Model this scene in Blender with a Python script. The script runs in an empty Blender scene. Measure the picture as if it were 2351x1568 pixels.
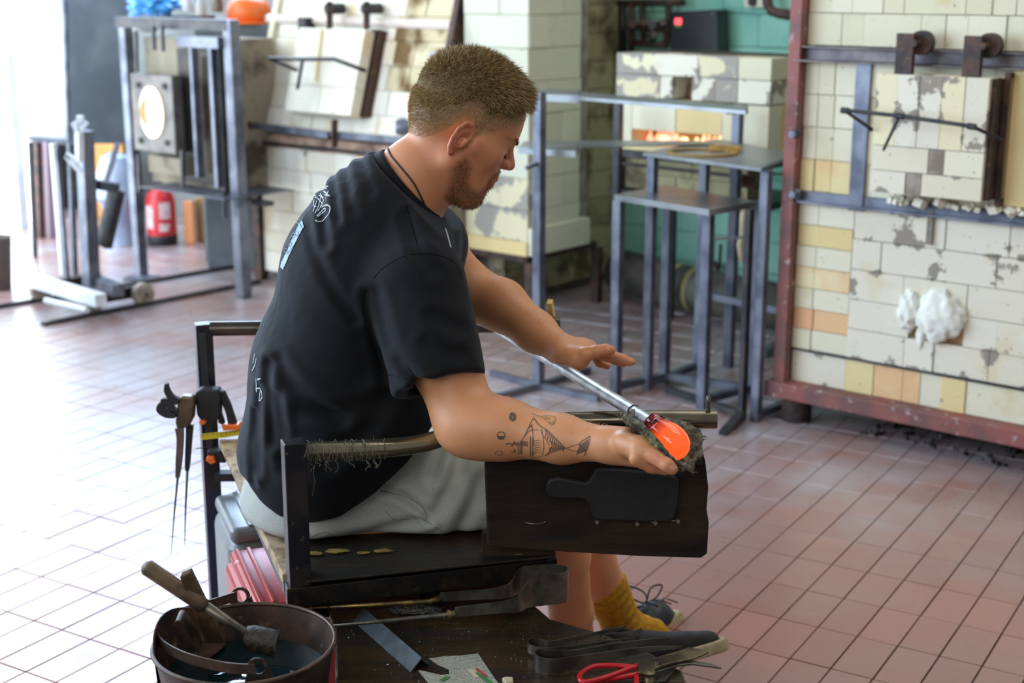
import bpy, bmesh, math, random
import numpy as np
from mathutils import Vector, Matrix, noise
from mathutils.bvhtree import BVHTree
random.seed(7); rng = np.random.default_rng(7)
C = bpy.context.scene.collection
S = bpy.context.scene
# ------------------------------------------------------------------ camera
FP = 3265.0; PITCH = math.atan(830 / FP); H = 1.45
cam = bpy.data.cameras.new('camera'); camo = bpy.data.objects.new('camera', cam); C.objects.link(camo)
camo.location = (0, 0, H); camo.rotation_euler = (math.pi / 2 - PITCH, 0, 0)
cam.sensor_width = 36; cam.lens = FP / 2351 * 36; cam.clip_start = .05
cam.dof.use_dof = True; cam.dof.focus_distance = 2.38; cam.dof.aperture_fstop = 4.0; cam.dof.aperture_blades = 9
S.camera = camo
# ------------------------------------------------------------------ world, light, exposure
W = bpy.data.worlds.new('World'); S.world = W; W.use_nodes = True
bg = W.node_tree.nodes['Background']; bg.inputs[0].default_value = (.93, .96, 1.0, 1); bg.inputs[1].default_value = .25
S.view_settings.view_transform = 'Standard'; S.view_settings.look = 'None'
S.view_settings.gamma = 1; S.view_settings.use_curve_mapping = False; S.view_settings.exposure = 0.14

def area(name, loc, target, sx, sy, power, col):
    l = bpy.data.lights.new(name, 'AREA'); l.shape = 'RECTANGLE'; l.size = sx; l.size_y = sy; l.energy = power; l.color = col
    o = bpy.data.objects.new(name, l); C.objects.link(o); o.location = loc
    o.rotation_euler = (Vector(target) - Vector(loc)).to_track_quat('-Z', 'Y').to_euler(); return o
area('skylight_lamp', (1.2, 3.6, 3.6), (1.0, 4.2, 0), 2.2, 4.0, 45, (1, .95, .86))
area('front_fill_light', (-2.4, -1.6, 3.0), (1.4, 4.2, .7), 3.0, 2.0, 60, (1, .96, .9))  # added soft fill from the front left, no source stands there

# ------------------------------------------------------------------ unprojection of the camera (pixels of a 2351x1568 frame)
cP, sP = math.cos(PITCH), math.sin(PITCH)
def ray(px, py):
    u = (px - 1175.5) / FP; v = (784 - py) / FP
    return Vector((u, cP + v * sP, -sP + v * cP))
def at(px, py, Y): r = ray(px, py); return r * (Y / r.y) + Vector((0, 0, H))
def onz(px, py, z=0.): r = ray(px, py); return r * ((z - H) / r.z) + Vector((0, 0, H))
def zc(Y, z): return Y * cP - (z - H) * sP

# ------------------------------------------------------------------ materials
def rgb(*c):
    c = [x / 255 for x in c]
    return tuple([(x / 12.92 if x <= .04045 else ((x + .055) / 1.055) ** 2.4) for x in c]) + (1,)
class N:
    def __init__(s, name):
        s.m = bpy.data.materials.new(name); s.m.use_nodes = True; s.t = s.m.node_tree; s.b = s.t.nodes['Principled BSDF']
    def n(s, typ, **k):
        x = s.t.nodes.new(typ)
        for a, v in k.items(): setattr(x, a, v)
        return x
    def l(s, a, b): s.t.links.new(a, b)
    def noise(s, co, scale, detail=4, rough=.55):
        x = s.n('ShaderNodeTexNoise'); x.inputs['Scale'].default_value = scale; x.inputs['Detail'].default_value = detail
        x.inputs['Roughness'].default_value = rough; s.l(co, x.inputs['Vector']); return x.outputs['Fac']
    def ramp(s, f, a, b, va=0, vb=1):
        x = s.n('ShaderNodeMapRange'); x.inputs[1].default_value = a; x.inputs[2].default_value = b
        x.inputs[3].default_value = va; x.inputs[4].default_value = vb; s.l(f, x.inputs[0]); return x.outputs[0]
    def mix(s, f, a, b, blend='MIX'):
        x = s.n('ShaderNodeMix', data_type='RGBA', blend_type=blend)
        if hasattr(f, 'node'): s.l(f, x.inputs[0])
        else: x.inputs[0].default_value = f
        for i, v in ((6, a), (7, b)):
            if hasattr(v, 'node'): s.l(v, x.inputs[i])
            else: x.inputs[i].default_value = v
        return x.outputs[2]
    def math(s, op, a, b=None, c=None):
        x = s.n('ShaderNodeMath', operation=op)
        for i, v in enumerate((a, b, c)):
            if v is None: continue
            if hasattr(v, 'node'): s.l(v, x.inputs[i])
            else: x.inputs[i].default_value = v
        return x.outputs[0]
    def col(s, c):
        if hasattr(c, 'node'): s.l(c, s.b.inputs['Base Color'])
        else: s.b.inputs['Base Color'].default_value = c
    def bump(s, h, strength=.3, dist=.002):
        x = s.n('ShaderNodeBump'); x.inputs['Strength'].default_value = strength; x.inputs['Distance'].default_value = dist
        s.l(h, x.inputs['Height']); s.l(x.outputs[0], s.b.inputs['Normal'])
    def pos(s): return s.n('ShaderNodeNewGeometry').outputs['Position']
def M(name, c1, c2=None, scale=20, rough=.5, metal=0, bump=0, bscale=200, lo=.42, hi=.6, c3=None, s3=60, lo3=.58, hi3=.7, r2=None, spec=.5, stretch=None):
    k = N(name); p = k.pos()
    if stretch:
        mp = k.n('ShaderNodeMapping'); mp.inputs['Scale'].default_value = stretch; mp.inputs['Rotation'].default_value = (0, 0, 0)
        k.l(p, mp.inputs[0]); p = mp.outputs[0]
    c = c1
    if c2:
        f = k.ramp(k.noise(p, scale), lo, hi); c = k.mix(f, c1, c2)
        if r2 is not None: k.l(k.ramp(f, 0, 1, rough, r2), k.b.inputs['Roughness'])
    if c3: c = k.mix(k.ramp(k.noise(p, s3, 5, .65), lo3, hi3), c, c3)
    k.col(c)
    if r2 is None: k.b.inputs['Roughness'].default_value = rough
    k.b.inputs['Metallic'].default_value = metal; k.b.inputs['Specular IOR Level'].default_value = spec
    if bump: k.bump(k.noise(p, bscale, 5, .6), bump, .002)
    return k.m
def EM(name, c, s):
    k = N(name); k.b.inputs['Base Color'].default_value = (.02, .02, .02, 1); k.b.inputs['Emission Color'].default_value = c; k.b.inputs['Emission Strength'].default_value = s
    return k.m
m_steel = M('grey_steel', rgb(120, 124, 136), rgb(86, 90, 104), 8, .42, .55, .1, 120)
m_steel_d = M('dark_steel', rgb(46, 48, 54), rgb(70, 66, 66), 14, .42, .5, .15, 150)
m_bare = M('polished_steel', rgb(150, 150, 148), rgb(105, 100, 92), 30, .24, .9, .05, 200, c3=rgb(60, 50, 42), s3=25, lo3=.62, hi3=.75)
m_rust = M('rusty_brown_steel', rgb(84, 60, 50), rgb(50, 44, 44), 18, .6, .3, .3, 120, c3=rgb(120, 80, 56), s3=50)
m_red_steel = M('red_oxide_steel', rgb(142, 84, 78), rgb(112, 78, 76), 9, .6, .1, .2, 90, c3=rgb(176, 158, 156), s3=30, lo3=.6, hi3=.68)
m_black_iron = M('blackened_iron', rgb(30, 30, 31), rgb(52, 44, 36), 22, .42, .45, .3, 180, c3=rgb(76, 60, 40), s3=60, lo3=.6, hi3=.72)
m_burnt = M('scorched_wet_wood', rgb(24, 21, 18), rgb(40, 31, 22), 9, .5, 0, .6, 90, c3=rgb(70, 52, 26), s3=24, lo3=.6, hi3=.75, r2=.3, stretch=(.5, 2, 1))
m_board = M('charred_board', rgb(27, 25, 23), rgb(56, 43, 30), 7, .7, 0, .7, 80, c3=rgb(70, 54, 36), s3=90, lo3=.66, hi3=.74, spec=.25, stretch=(.35, 1, 1.6))
m_white = M('white_paint', rgb(222, 226, 230), rgb(200, 206, 212), 4, .5)
m_grey_panel = M('grey_felt_panel', rgb(112, 120, 124), rgb(96, 104, 110), 4, .8, 0, .2, 60)
m_mortar = M('grey_mortar', rgb(158, 150, 138), rgb(128, 118, 104), 14, .9, 0, .5, 60)
m_wool = M('white_ceramic_wool', rgb(240, 242, 234), rgb(226, 228, 216), 30, .9, 0, .8, 70)
m_wood = M('plain_wood', rgb(190, 140, 86), rgb(164, 116, 66), 8, .6, stretch=(1, 1, .2))
m_rubber = M('black_rubber', rgb(26, 27, 30), rgb(36, 36, 38), 30, .6)
m_orange = M('orange_plastic', rgb(240, 112, 40), None, rough=.4)
m_cloth = None

def brick_mat(name, base, alt, stain, mortar=rgb(150, 142, 130), mlo=.60, slo=.62):
    k = N(name); p = k.pos()
    oi = k.n('ShaderNodeObjectInfo').outputs['Random']
    c = k.mix(k.ramp(oi, 0, 1), base, alt)
    c = k.mix(k.ramp(k.noise(p, 5, 3), slo, slo + .14), c, stain)
    g = k.n('ShaderNodeTexCoord').outputs['Generated']; sx = k.n('ShaderNodeSeparateXYZ'); k.l(g, sx.inputs[0])
    def ed(o): return k.math('SUBTRACT', .5, k.math('ABSOLUTE', k.math('SUBTRACT', o, .5)))
    e = k.math('MINIMUM', ed(sx.outputs[0]), ed(sx.outputs[2]))
    f = k.math('SUBTRACT', k.noise(p, 7, 5, .6), k.math('MULTIPLY', e, .32))
    c = k.mix(k.ramp(f, mlo - .02, mlo), c, mortar)
    c = k.mix(k.ramp(k.noise(p, 60, 3, .7), .66, .72), c, rgb(150, 140, 110))
    k.col(c); k.b.inputs['Roughness'].default_value = .85; k.b.inputs['Specular IOR Level'].default_value = .2
    k.bump(k.noise(p, 90, 4, .7), .35, .002); return k.m
m_brick = brick_mat('cream_firebrick', rgb(226, 222, 206), rgb(218, 210, 188), rgb(214, 200, 160), mlo=.565)
m_brick_w = brick_mat('pale_firebrick', rgb(226, 222, 200), rgb(214, 208, 180), rgb(204, 190, 140), mlo=.75)
m_brick_o = brick_mat('orange_stained_firebrick', rgb(224, 186, 140), rgb(220, 172, 130), rgb(228, 212, 172), mlo=.7, slo=.5)
m_brick_y = brick_mat('yellowed_firebrick', rgb(226, 210, 162), rgb(220, 198, 142), rgb(220, 176, 130), mlo=.7)
m_brick_g = brick_mat('sooty_brick', rgb(176, 170, 132), rgb(160, 152, 118), rgb(96, 88, 66), mlo=.7, slo=.5)
m_brick_p = brick_mat('patched_firebrick', rgb(226, 220, 188), rgb(216, 206, 170), rgb(226, 210, 150), mortar=rgb(160, 154, 146), mlo=.5)

# ------------------------------------------------------------------ geometry builders
class G:
    """collects verts/faces in world space"""
    def __init__(s): s.v = []; s.f = []
    def add(s, vs, fs):
        o = len(s.v); s.v += [Vector(x) for x in vs]; s.f += [tuple(i + o for i in q) for q in fs]; return s
    def box(s, c, size, R=None):
        c = Vector(c); h = Vector(size) / 2; vs = []
        for z in (-1, 1):
            for y in (-1, 1):
                for x in (-1, 1):
                    p = Vector((x * h.x, y * h.y, z * h.z)); vs.append(c + (R @ p if R else p))
        return s.add(vs, [(0, 2, 3, 1), (4, 5, 7, 6), (0, 1, 5, 4), (2, 6, 7, 3), (0, 4, 6, 2), (1, 3, 7, 5)])
    def hexa(s, b, t):
        """bottom quad b (4 pts), top quad t"""
        return s.add(list(b) + list(t), [(3, 2, 1, 0), (4, 5, 6, 7), (0, 1, 5, 4), (1, 2, 6, 5), (2, 3, 7, 6), (3, 0, 4, 7)])
    def bar(s, p, q, w, h=None, up=(0, 0, 1)):
        p, q = Vector(p), Vector(q); h = h or w; d = (q - p).normalized(); u = Vector(up)
        if abs(d.dot(u)) > .95: u = Vector((0.64, 0.77, 0)) if abs(d.z) > .9 else Vector((0, 0, 1))
        r = d.cross(u).normalized(); u = r.cross(d).normalized(); a, b = r * w / 2, u * h / 2
        return s.hexa([p - a - b, p + a - b, p + a + b, p - a + b], [q - a - b, q + a - b, q + a + b, q - a + b])
    def tube(s, pts, r, n=12, cap=True):
        pts = [Vector(p) for p in pts]; rs = r if isinstance(r, (list, tuple)) else [r] * len(pts)
        d = (pts[1] - pts[0]).normalized(); u = Vector((0, 0, 1)) if abs(d.z) < .9 else Vector((1, 0, 0))
        u = (u - d * u.dot(d)).normalized(); vs = []
        for i, p in enumerate(pts):
            t = (pts[min(i + 1, len(pts) - 1)] - pts[max(i - 1, 0)]).normalized()
            u = (u - t * u.dot(t)).normalized(); w = t.cross(u)
            vs += [p + (u * math.cos(6.28318 * k / n) + w * math.sin(6.28318 * k / n)) * rs[i] for k in range(n)]
        fs = [(i * n + k, i * n + (k + 1) % n, (i + 1) * n + (k + 1) % n, (i + 1) * n + k) for i in range(len(pts) - 1) for k in range(n)]
        if cap: fs += [tuple(range(n))[::-1], tuple((len(pts) - 1) * n + k for k in range(n))]
        return s.add(vs, fs)
    def cyl(s, p, q, r, n=24, r2=None): return s.tube([p, q], [r, r2 if r2 is not None else r], n)
    def lathe(s, c, prof, n=32, R=None):
        c = Vector(c); vs = []
        for r, z in prof:
            for k in range(n):
                p = Vector((r * math.cos(6.28318 * k / n), r * math.sin(6.28318 * k / n), z)); vs.append(c + (R @ p if R else p))
        fs = [(i * n + k, i * n + (k + 1) % n, (i + 1) * n + (k + 1) % n, (i + 1) * n + k) for i in range(len(prof) - 1) for k in range(n)]
        return s.add(vs, fs)
    def prism(s, poly, off):
        """planar polygon (world pts) extruded by vector off"""
        n = len(poly); off = Vector(off); poly = [Vector(p) for p in poly]
        return s.add(poly + [p + off for p in poly], [tuple(range(n))[::-1], tuple(range(n, 2 * n))] + [(i, (i + 1) % n, n + (i + 1) % n, n + i) for i in range(n)])
    def ribbon(s, pts, wv, th, nv):
        """strip following pts, width vector wv, thickness th along nv (single or per point)"""
        vs = []
        for i, p in enumerate(pts):
            p = Vector(p); w = Vector(wv[i] if isinstance(wv, list) else wv) / 2; n = Vector(nv[i] if isinstance(nv, list) else nv) * th / 2
            vs += [p - w - n, p + w - n, p + w + n, p - w + n]
        m = len(pts); fs = [(0, 1, 2, 3), tuple((m - 1) * 4 + k for k in (3, 2, 1, 0))]
        for i in range(m - 1):
            for k in range(4): fs.append((i * 4 + k, (i + 1) * 4 + k, (i + 1) * 4 + (k + 1) % 4, i * 4 + (k + 1) % 4))
        return s.add(vs, fs)
ORG = {}
def link(o, parent=None, org=None):
    C.objects.link(o)
    if parent is not None: o.parent = parent
    ORG[o.name] = org if org is not None else Matrix.Identity(4)
    return o
def obj(name, g, mat, parent=None, smooth=False, bevel=0, seg=2, base=None):
    """one mesh object; children are stored in the frame of their root"""
    me = bpy.data.meshes.new(name)
    if parent is not None: Mx = ORG[parent.name]
    elif base is not None: Mx = Matrix.Translation(Vector(base))
    else: Mx = Matrix.Identity(4)
    inv = Mx.inverted(); me.from_pydata([inv @ v for v in g.v], [], g.f); me.update()
    bm = bmesh.new(); bm.from_mesh(me); bmesh.ops.recalc_face_normals(bm, faces=bm.faces); bm.to_mesh(me); bm.free()
    me.materials.append(mat)
    if smooth:
        for p in me.polygons: p.use_smooth = True
        if smooth == 'auto':
            try: me.set_sharp_from_angle(angle=math.radians(40))
            except Exception: pass
    o = bpy.data.objects.new(name, me); link(o, parent, Mx)
    if parent is None and base is not None: o.location = base
    if bevel:
        b = o.modifiers.new('bevel', 'BEVEL'); b.width = bevel; b.segments = seg; b.limit_method = 'ANGLE'; b.angle_limit = .6
    return o
def root(name, loc, label, cat, group=None, rz=0):
    o = bpy.data.objects.new(name, None); o.empty_display_size = .05
    Mx = Matrix.Translation(Vector(loc)) @ Matrix.Rotation(rz, 4, 'Z'); link(o, None, Mx); o.location = loc; o.rotation_euler = (0, 0, rz)
    return tag(o, label, cat, group)
def tag(o, label, cat, group=None):
    o['label'] = label; o['category'] = cat
    if group: o['group'] = group
    return o
def struct(o): o['kind'] = 'structure'; return o
def stuff(o): o['kind'] = 'stuff'; return o

# ------------------------------------------------------------------ room frame: U goes into the room, V runs along the kiln fronts (to the right and nearer)
RA = math.radians(40); U = Vector((math.sin(RA), math.cos(RA), 0)); V = Vector((math.cos(RA), -math.sin(RA), 0)); Z = Vector((0, 0, 1))
class Plane:
    def __init__(s, P0, d=None): s.o = Vector(P0); s.d = (d or V).normalized(); s.n = Vector((-s.d.y, s.d.x, 0))   # n points away from the camera
    def hit(s, px, py, off=0):
        r = ray(px, py); o = s.o + s.n * off - Vector((0, 0, H)); t = s.n.dot(o) / s.n.dot(r); p = r * t + Vector((0, 0, H))
        return (p - s.o).dot(s.d), p.z
    def p(s, a, z, off=0): return Vector((s.o.x, s.o.y, 0)) + s.d * a + s.n * off + Z * z
    def w(s, px, py, off=0): a, z = s.hit(px, py, off); return s.p(a, z, off)
    def box(s, g, a0, a1, z0, z1, o0, o1):
        return g.hexa([s.p(a0, z0, o0), s.p(a1, z0, o0), s.p(a1, z0, o1), s.p(a0, z0, o1)], [s.p(a0, z1, o0), s.p(a1, z1, o0), s.p(a1, z1, o1), s.p(a0, z1, o1)])
_unit = {}
def unit_brick(mat, bev=.03):
    if mat.name in _unit: return _unit[mat.name]
    bm = bmesh.new(); bmesh.ops.create_cube(bm, size=1)
    me = bpy.data.meshes.new('brick'); bm.to_mesh(me); bm.free(); me.materials.append(mat); _unit[mat.name] = me; return me
def bricks(pl, parent, rects, depth=.06, proud=0., gap=.0025, name='brick'):
    """rects: (a0,a1,z0,z1,material)"""
    inv = ORG[parent.name].inverted(); rot = math.atan2(pl.d.y, pl.d.x)
    for a0, a1, z0, z1, mt in rects:
        o = bpy.data.objects.new(name, unit_brick(mt)); pr = proud + random.uniform(-.003, .004)
        c = pl.p((a0 + a1) / 2, (z0 + z1) / 2, depth / 2 - pr)
        link(o, parent, ORG[parent.name]); o.matrix_local = inv @ (Matrix.Translation(c) @ Matrix.Rotation(rot + random.uniform(-.006, .006), 4, 'Z') @ Matrix.Rotation(random.uniform(-.004, .004), 4, 'Y') @ Matrix.Diagonal((a1 - a0 - gap, depth, z1 - z0 - gap, 1)))
def rows(a0, a1, z0, z1, rh, widths, pick, off0=0):
    out = []; n = max(1, round((z1 - z0) / rh)); h = (z1 - z0) / n
    for i in range(n):
        a = a0; k = i * 3 + off0
        while a < a1 - .01:
            w = widths[k % len(widths)] * random.uniform(.93, 1.07); k += 1
            if a + w > a1 - .03: w = a1 - a
            out.append((a, a + w, z0 + i * h, z0 + (i + 1) * h, pick(i, a))); a += w
    return out
# ================================================================== SETTING: floor of small anti-slip tiles
TA = math.radians(31.2); tA = Vector((math.sin(TA), math.cos(TA), 0)); tB = Vector((-math.cos(TA), math.sin(TA), 0))
def tile_mat():
    k = N('terracotta_antislip_tile'); p = k.pos()
    mp = k.n('ShaderNodeMapping', vector_type='TEXTURE'); mp.inputs['Rotation'].default_value = (0, 0, math.atan2(tA.y, tA.x)); k.l(p, mp.inputs[0])
    sx = k.n('ShaderNodeSeparateXYZ'); k.l(mp.outputs[0], sx.inputs[0])
    ia = k.math('FLOOR', k.math('DIVIDE', k.math('SUBTRACT', sx.outputs[0], 1.855), .183)); ib = k.math('FLOOR', k.math('DIVIDE', k.math('SUBTRACT', sx.outputs[1], .59), .0928))
    cx = k.n('ShaderNodeCombineXYZ'); k.l(ia, cx.inputs[0]); k.l(ib, cx.inputs[1]); wn = k.n('ShaderNodeTexWhiteNoise', noise_dimensions='2D'); k.l(cx.outputs[0], wn.inputs['Vector'])
    c = k.mix(wn.outputs['Value'], rgb(164, 110, 95), rgb(148, 98, 84))
    c = k.mix(k.ramp(k.noise(p, 1.6, 3), .45, .62), c, rgb(152, 114, 104))
    dust = k.ramp(k.noise(p, 1.1, 4), .5, .62)
    xw = k.n('ShaderNodeSeparateXYZ'); k.l(p, xw.inputs[0])
    # pale dust film with the floor's bluish sheen painted in, further into the room
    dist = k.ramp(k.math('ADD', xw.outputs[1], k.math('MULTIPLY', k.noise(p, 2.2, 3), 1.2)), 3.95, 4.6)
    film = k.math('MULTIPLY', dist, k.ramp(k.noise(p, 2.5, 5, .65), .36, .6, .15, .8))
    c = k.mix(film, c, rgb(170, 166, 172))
    c = k.mix(k.math('MULTIPLY', k.ramp(k.noise(p, 12, 5, .7), .58, .68), .35), c, rgb(120, 98, 96))
    k.col(c); k.l(k.ramp(k.noise(p, 3, 4), .3, .7, .24, .40), k.b.inputs['Roughness']); k.b.inputs['Specular IOR Level'].default_value = .7; k.b.inputs['Coat Weight'].default_value = .8; k.b.inputs['Coat Roughness'].default_value = .28; k.b.inputs['Coat IOR'].default_value = 1.6
    u = k.math('SINE', k.math('MULTIPLY', k.math('ADD', sx.outputs[0], sx.outputs[1]), 1000)); v = k.math('SINE', k.math('MULTIPLY', k.math('SUBTRACT', sx.outputs[0], sx.outputs[1]), 1000))
    k.bump(k.math('MULTIPLY', u, v), .35, .0006); return k.m
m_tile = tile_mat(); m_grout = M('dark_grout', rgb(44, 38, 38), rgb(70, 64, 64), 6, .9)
g = G(); g.add([(-9, -1, -.004), (7, -1, -.004), (7, 13, -.004), (-9, 13, -.004), (-9, -1, -.1), (7, -1, -.1), (7, 13, -.1), (-9, 13, -.1)], [(0, 1, 2, 3), (7, 6, 5, 4), (0, 4, 5, 1), (1, 5, 6, 2), (2, 6, 7, 3), (3, 7, 4, 0)])
floor = struct(obj('floor', g, m_grout))
def proj(p):
    q = Vector(p) - Vector((0, 0, H)); d = q.y * cP - q.z * sP; v = q.y * sP + q.z * cP
    return 1175.5 + FP * q.x / d, 784 - FP * v / d
tiles = []
for i in range(-10, 46):
    for j in range(-60, 90):
        c = tA * (1.855 + .183 * (i + .5)) + tB * (.59 + .0928 * (j + .5))
        if 1.6 < c.y < 9.2 and abs(c.x) < .62 * c.y + .9 and c.x < 3.5: tiles.append((c, i, j))
def tile_geo(g, c, dz):
    a, b = tA * .0893, tB * .0442; a2, b2 = tA * .0903, tB * .0452
    t = [c - a - b + Z * dz, c + a - b + Z * dz, c + a + b + Z * dz, c - a + b + Z * dz]
    q = [c - a2 - b2 - Z * .003, c + a2 - b2 - Z * .003, c + a2 + b2 - Z * .003, c - a2 + b2 - Z * .003]
    g.add(q + t, [(4, 5, 6, 7), (0, 1, 5, 4), (1, 2, 6, 5), (2, 3, 7, 6), (3, 0, 4, 7)])
def seen(c):
    x, y = proj(c)
    if not (-30 < x < 2380 and y < 1600 and y > 640): return False
    if 620 < x < 1600 and y > 1000: return False          # behind bench and plank
    if 560 < x < 1120 and y > 640: return False
    return True
vis = sorted([t for t in tiles if seen(t[0])], key=lambda t: t[0].y)
front = vis[:300]; fs_ = set((t[1], t[2]) for t in front)
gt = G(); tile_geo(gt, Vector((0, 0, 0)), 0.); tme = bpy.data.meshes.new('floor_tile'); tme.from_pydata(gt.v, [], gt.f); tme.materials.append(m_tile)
for c, i, j in front:
    o = bpy.data.objects.new('floor_tile', tme); link(o, floor, Matrix.Identity(4)); o.location = (c.x, c.y, random.uniform(-.0008, .0006))
g = G()
for c, i, j in tiles:
    if (i, j) not in fs_: tile_geo(g, c, random.uniform(-.0008, .0006))
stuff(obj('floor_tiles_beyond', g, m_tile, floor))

# ------------------------------------------------------------------ walls
m_teal = M('flaking_teal_paint', rgb(120, 188, 168), rgb(146, 200, 180), 2.2, .6, 0, .3, 20, c3=rgb(54, 146, 138), s3=3.2, lo3=.55, hi3=.7)
corner = onz(1412, 642)
Wb = Plane(corner); Wl = Plane(corner, U)
wall_back = struct(obj('wall_back', Wb.box(G(), 0, 5.2, 0, 3.4, .06, .3), m_mortar))
rc = []; z = 0
def teal_rows():
    out = []; h = .145; r = 0; z = 0
    while z < 1.75:
        a = -(.19 if r % 2 else 0)
        while a < 2.6:
            a0 = max(a, 0); out.append((a0, a + .38, z, z + h, m_teal)); a += .38
        z += h; r += 1
    return out
bricks(Wb, wall_back, [(a, min(b, 2.7), z0, z1, m) for a, b, z0, z1, m in teal_rows()], .07, 0, .004, 'painted_block')
# brick side wall running back towards the camera left of the corner
g = G(); Wl.box(g, -.5, .1, .30, 3.4, .06, .3); Wl.box(g, -.86, .1, 0, .30, .06, .3); wall_left = struct(obj('wall_left', g, m_mortar))
rr = rows(-.86, 0, 0.05, .3, .125, [.26, .24, .27], lambda i, a: m_brick_g) + rows(-.5, 0, .3, 1.6, .125, [.26, .24, .27], lambda i, a: m_brick_g)
bricks(Wl, wall_left, rr, .07, 0, .004)
# far wall with shelves and the daylight side (left)
Wf = Plane(onz(300, 556) + U * .75)
m_far = M('grey_rendered_wall', rgb(120, 124, 124), rgb(98, 102, 102), 2, .8)
struct(obj('wall_far', Wf.box(G(), -1.2, 2.6, 0, 1.75, .0, .15), m_far))
struct(obj('trim_1', Wf.box(G(), -1.2, 2.6, 1.75, 1.85, -.02, .2), m_steel_d))
m_day = EM('bright_daylight_in_window', (.55, .74, 1, 1), 17.0)
m_day2 = EM('bright_daylight_in_doorway', (.80, .91, 1, 1), 6.5)
wA = Vector((-2.98, 8.9, 0)); wB = Vector((-2.98, 6.0, 0)); wC = Vector((-2.98, 5.2, 0)); wD = Vector((-2.98, 1.6, 0))
def vert(p, q, z0, z1): return G().add([p + Z * z0, q + Z * z0, q + Z * z1, p + Z * z1], [(0, 1, 2, 3)])
win1 = struct(obj('window_1', vert(wA, wB, 0.0, 3.4), m_day2))
Wh = Plane(Wf.p(0, 0, .35))
g = G(); q0, q1 = Wf.p(-1.6, 0, .1), Wf.p(1.3, 0, .1)
win2 = struct(obj('window_2', vert(q0, q1, 1.9, 4.2), m_day))
g = G()
for t in (0, .2, .4, .6, .8, 1): g.bar(q0.lerp(q1, t) + Z * 1.9 - U * .03, q0.lerp(q1, t) + Z * 4.2 - U * .03, .05, .05)
for zz in (1.9, 3.0, 4.2): g.bar(q0 + Z * zz - U * .03, q1 + Z * zz - U * .03, .05, .05)
obj('window_frame', g, m_white, win2)
win3 = struct(obj('unseen_window_3', vert(wC, wD, .7, 3.0), EM('daylight_in_unseen_window', (.66, .82, 1, 1), 8.5)))  # unseen window, placed out of view to light the man's back
g = G()
for t in (0, .33, .66, 1): b = wC.lerp(wD, t) + Vector((.03, 0, 0)); g.bar(b + Z * .7, b + Z * 3.0, .06, .06)
for zz in (.7, 1.85, 3.0): g.bar(wC + Z * zz + Vector((.03, 0, 0)), wD + Z * zz + Vector((.03, 0, 0)), .06, .06)
obj('window_frame', g, m_white, win3)
g = G(); g.hexa([Vector((-3.1, .2, 0)), Vector((-2.985, .2, 0)), Vector((-2.985, 6, 0)), Vector((-3.1, 6, 0))], [Vector((-3.1, .2, .69)), Vector((-2.985, .2, .69)), Vector((-2.985, 6, .69)), Vector((-3.1, 6, .69))]); g.box((-3.04, 5.6, 1.9), (.11, .8, 2.4)); g.box((-3.04, 3.1, 3.25), (.11, 5.8, .49)); g.box((-3.04, .9, 1.9), (.11, 1.4, 2.4))
struct(obj('wall_side', g, m_far))
g = G()
for t in (.0, .14, .45, .75, 1):
    b = wA.lerp(wB, t) + Vector((.03, -.01, 0)); g.bar(b, b + Z * 3.4, .05, .06)
g.bar(wA + Z * 3.4, wB + Z * 3.4, .06, .06)
obj('window_frame', g, m_white, win1)

# ================================================================== RIGHT BRICK FURNACE
K0 = onz(1815, 965); Kp = Plane(K0)
kr = root('brick_furnace', Kp.p(.8, 0, .5), 'large furnace of cream firebricks with a hanging brick door, at the right edge', 'furnace')
# body core behind bricks
g = G(); Kp.box(g, -.01, 1.7, .14, 1.95, .05, 1.0); obj('core', g, m_mortar, kr)
g = G(); Kp.box(g, -.075, 1.75, .088, .142, -.06, 1.05); obj('base_channel', g, m_red_steel, kr, bevel=.004)
for a in (.01, .85, 1.6):
    for o in (.0, .9):
        g = G(); c = Kp.p(a, 0, o + .02); g.cyl(c, c + Z * .09, .05, 24); obj('foot', g, m_rust if a else m_red_steel, kr, 'auto')
g = G(); Kp.box(g, -.05, -.008, .14, 1.95, -.045, -.005); Kp.box(g, -.05, -.042, .14, 1.95, -.005, .09); obj('corner_post', g, m_red_steel, kr, bevel=.002)
def pick1(i, a):
    return {2: m_brick_o, 4: m_brick_o, 1: m_brick_y, 6: m_brick}.get(i, m_brick) if a < .2 else m_brick
b1 = rows(-.008, .19, .256, .745, .07, [.07, .13, .1], lambda i, a: {3: m_brick_o, 1: m_brick_o, 5: m_brick_y}.get(i, m_brick_w))
b2 = rows(.19, 1.7, .256, .745, .098, [.19, .1, .19, .2], lambda i, a: m_brick)
b3 = [(-.008, .19, .142, .25, m_brick), (.19, .29, .142, .25, m_brick_y), (.29, .39, .142, .25, m_brick_o), (.39, .45, .142, .25, m_brick_o), (.45, .52, .142, .25, m_brick_w), (.52, .6, .142, .25, m_brick_y)] + rows(.6, 1.7, .142, .25, .11, [.25, .2], lambda i, a: m_brick_w)
b4 = rows(-.008, .2, .785, 1.2, .104, [.05, .06, .09], lambda i, a: m_brick_w if i else m_brick_y) + rows(.2, 1.7, .785, 1.2, .104, [.12, .19, .1], lambda i, a: m_brick_w)
b5 = rows(-.008, 1.7, 1.25, 1.95, .1, [.11, .07, .19, .075, .07], lambda i, a: m_brick_w)
hole = (.42, .57, .33, .45)
b2 = [b for b in b2 if not (b[0] < .6 and b[1] > .42 and b[2] < .44 and b[2] > .33 and (b[0] + b[1]) / 2 > .4 and (b[0] + b[1]) / 2 < .6)]
bricks(Kp, kr, b1 + b2 + b3 + b4 + b5, .06)
g = G(); Kp.box(g, -.02, 1.7, .25, .258, -.006, .01); obj('band', g, m_steel_d, kr)
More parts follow.
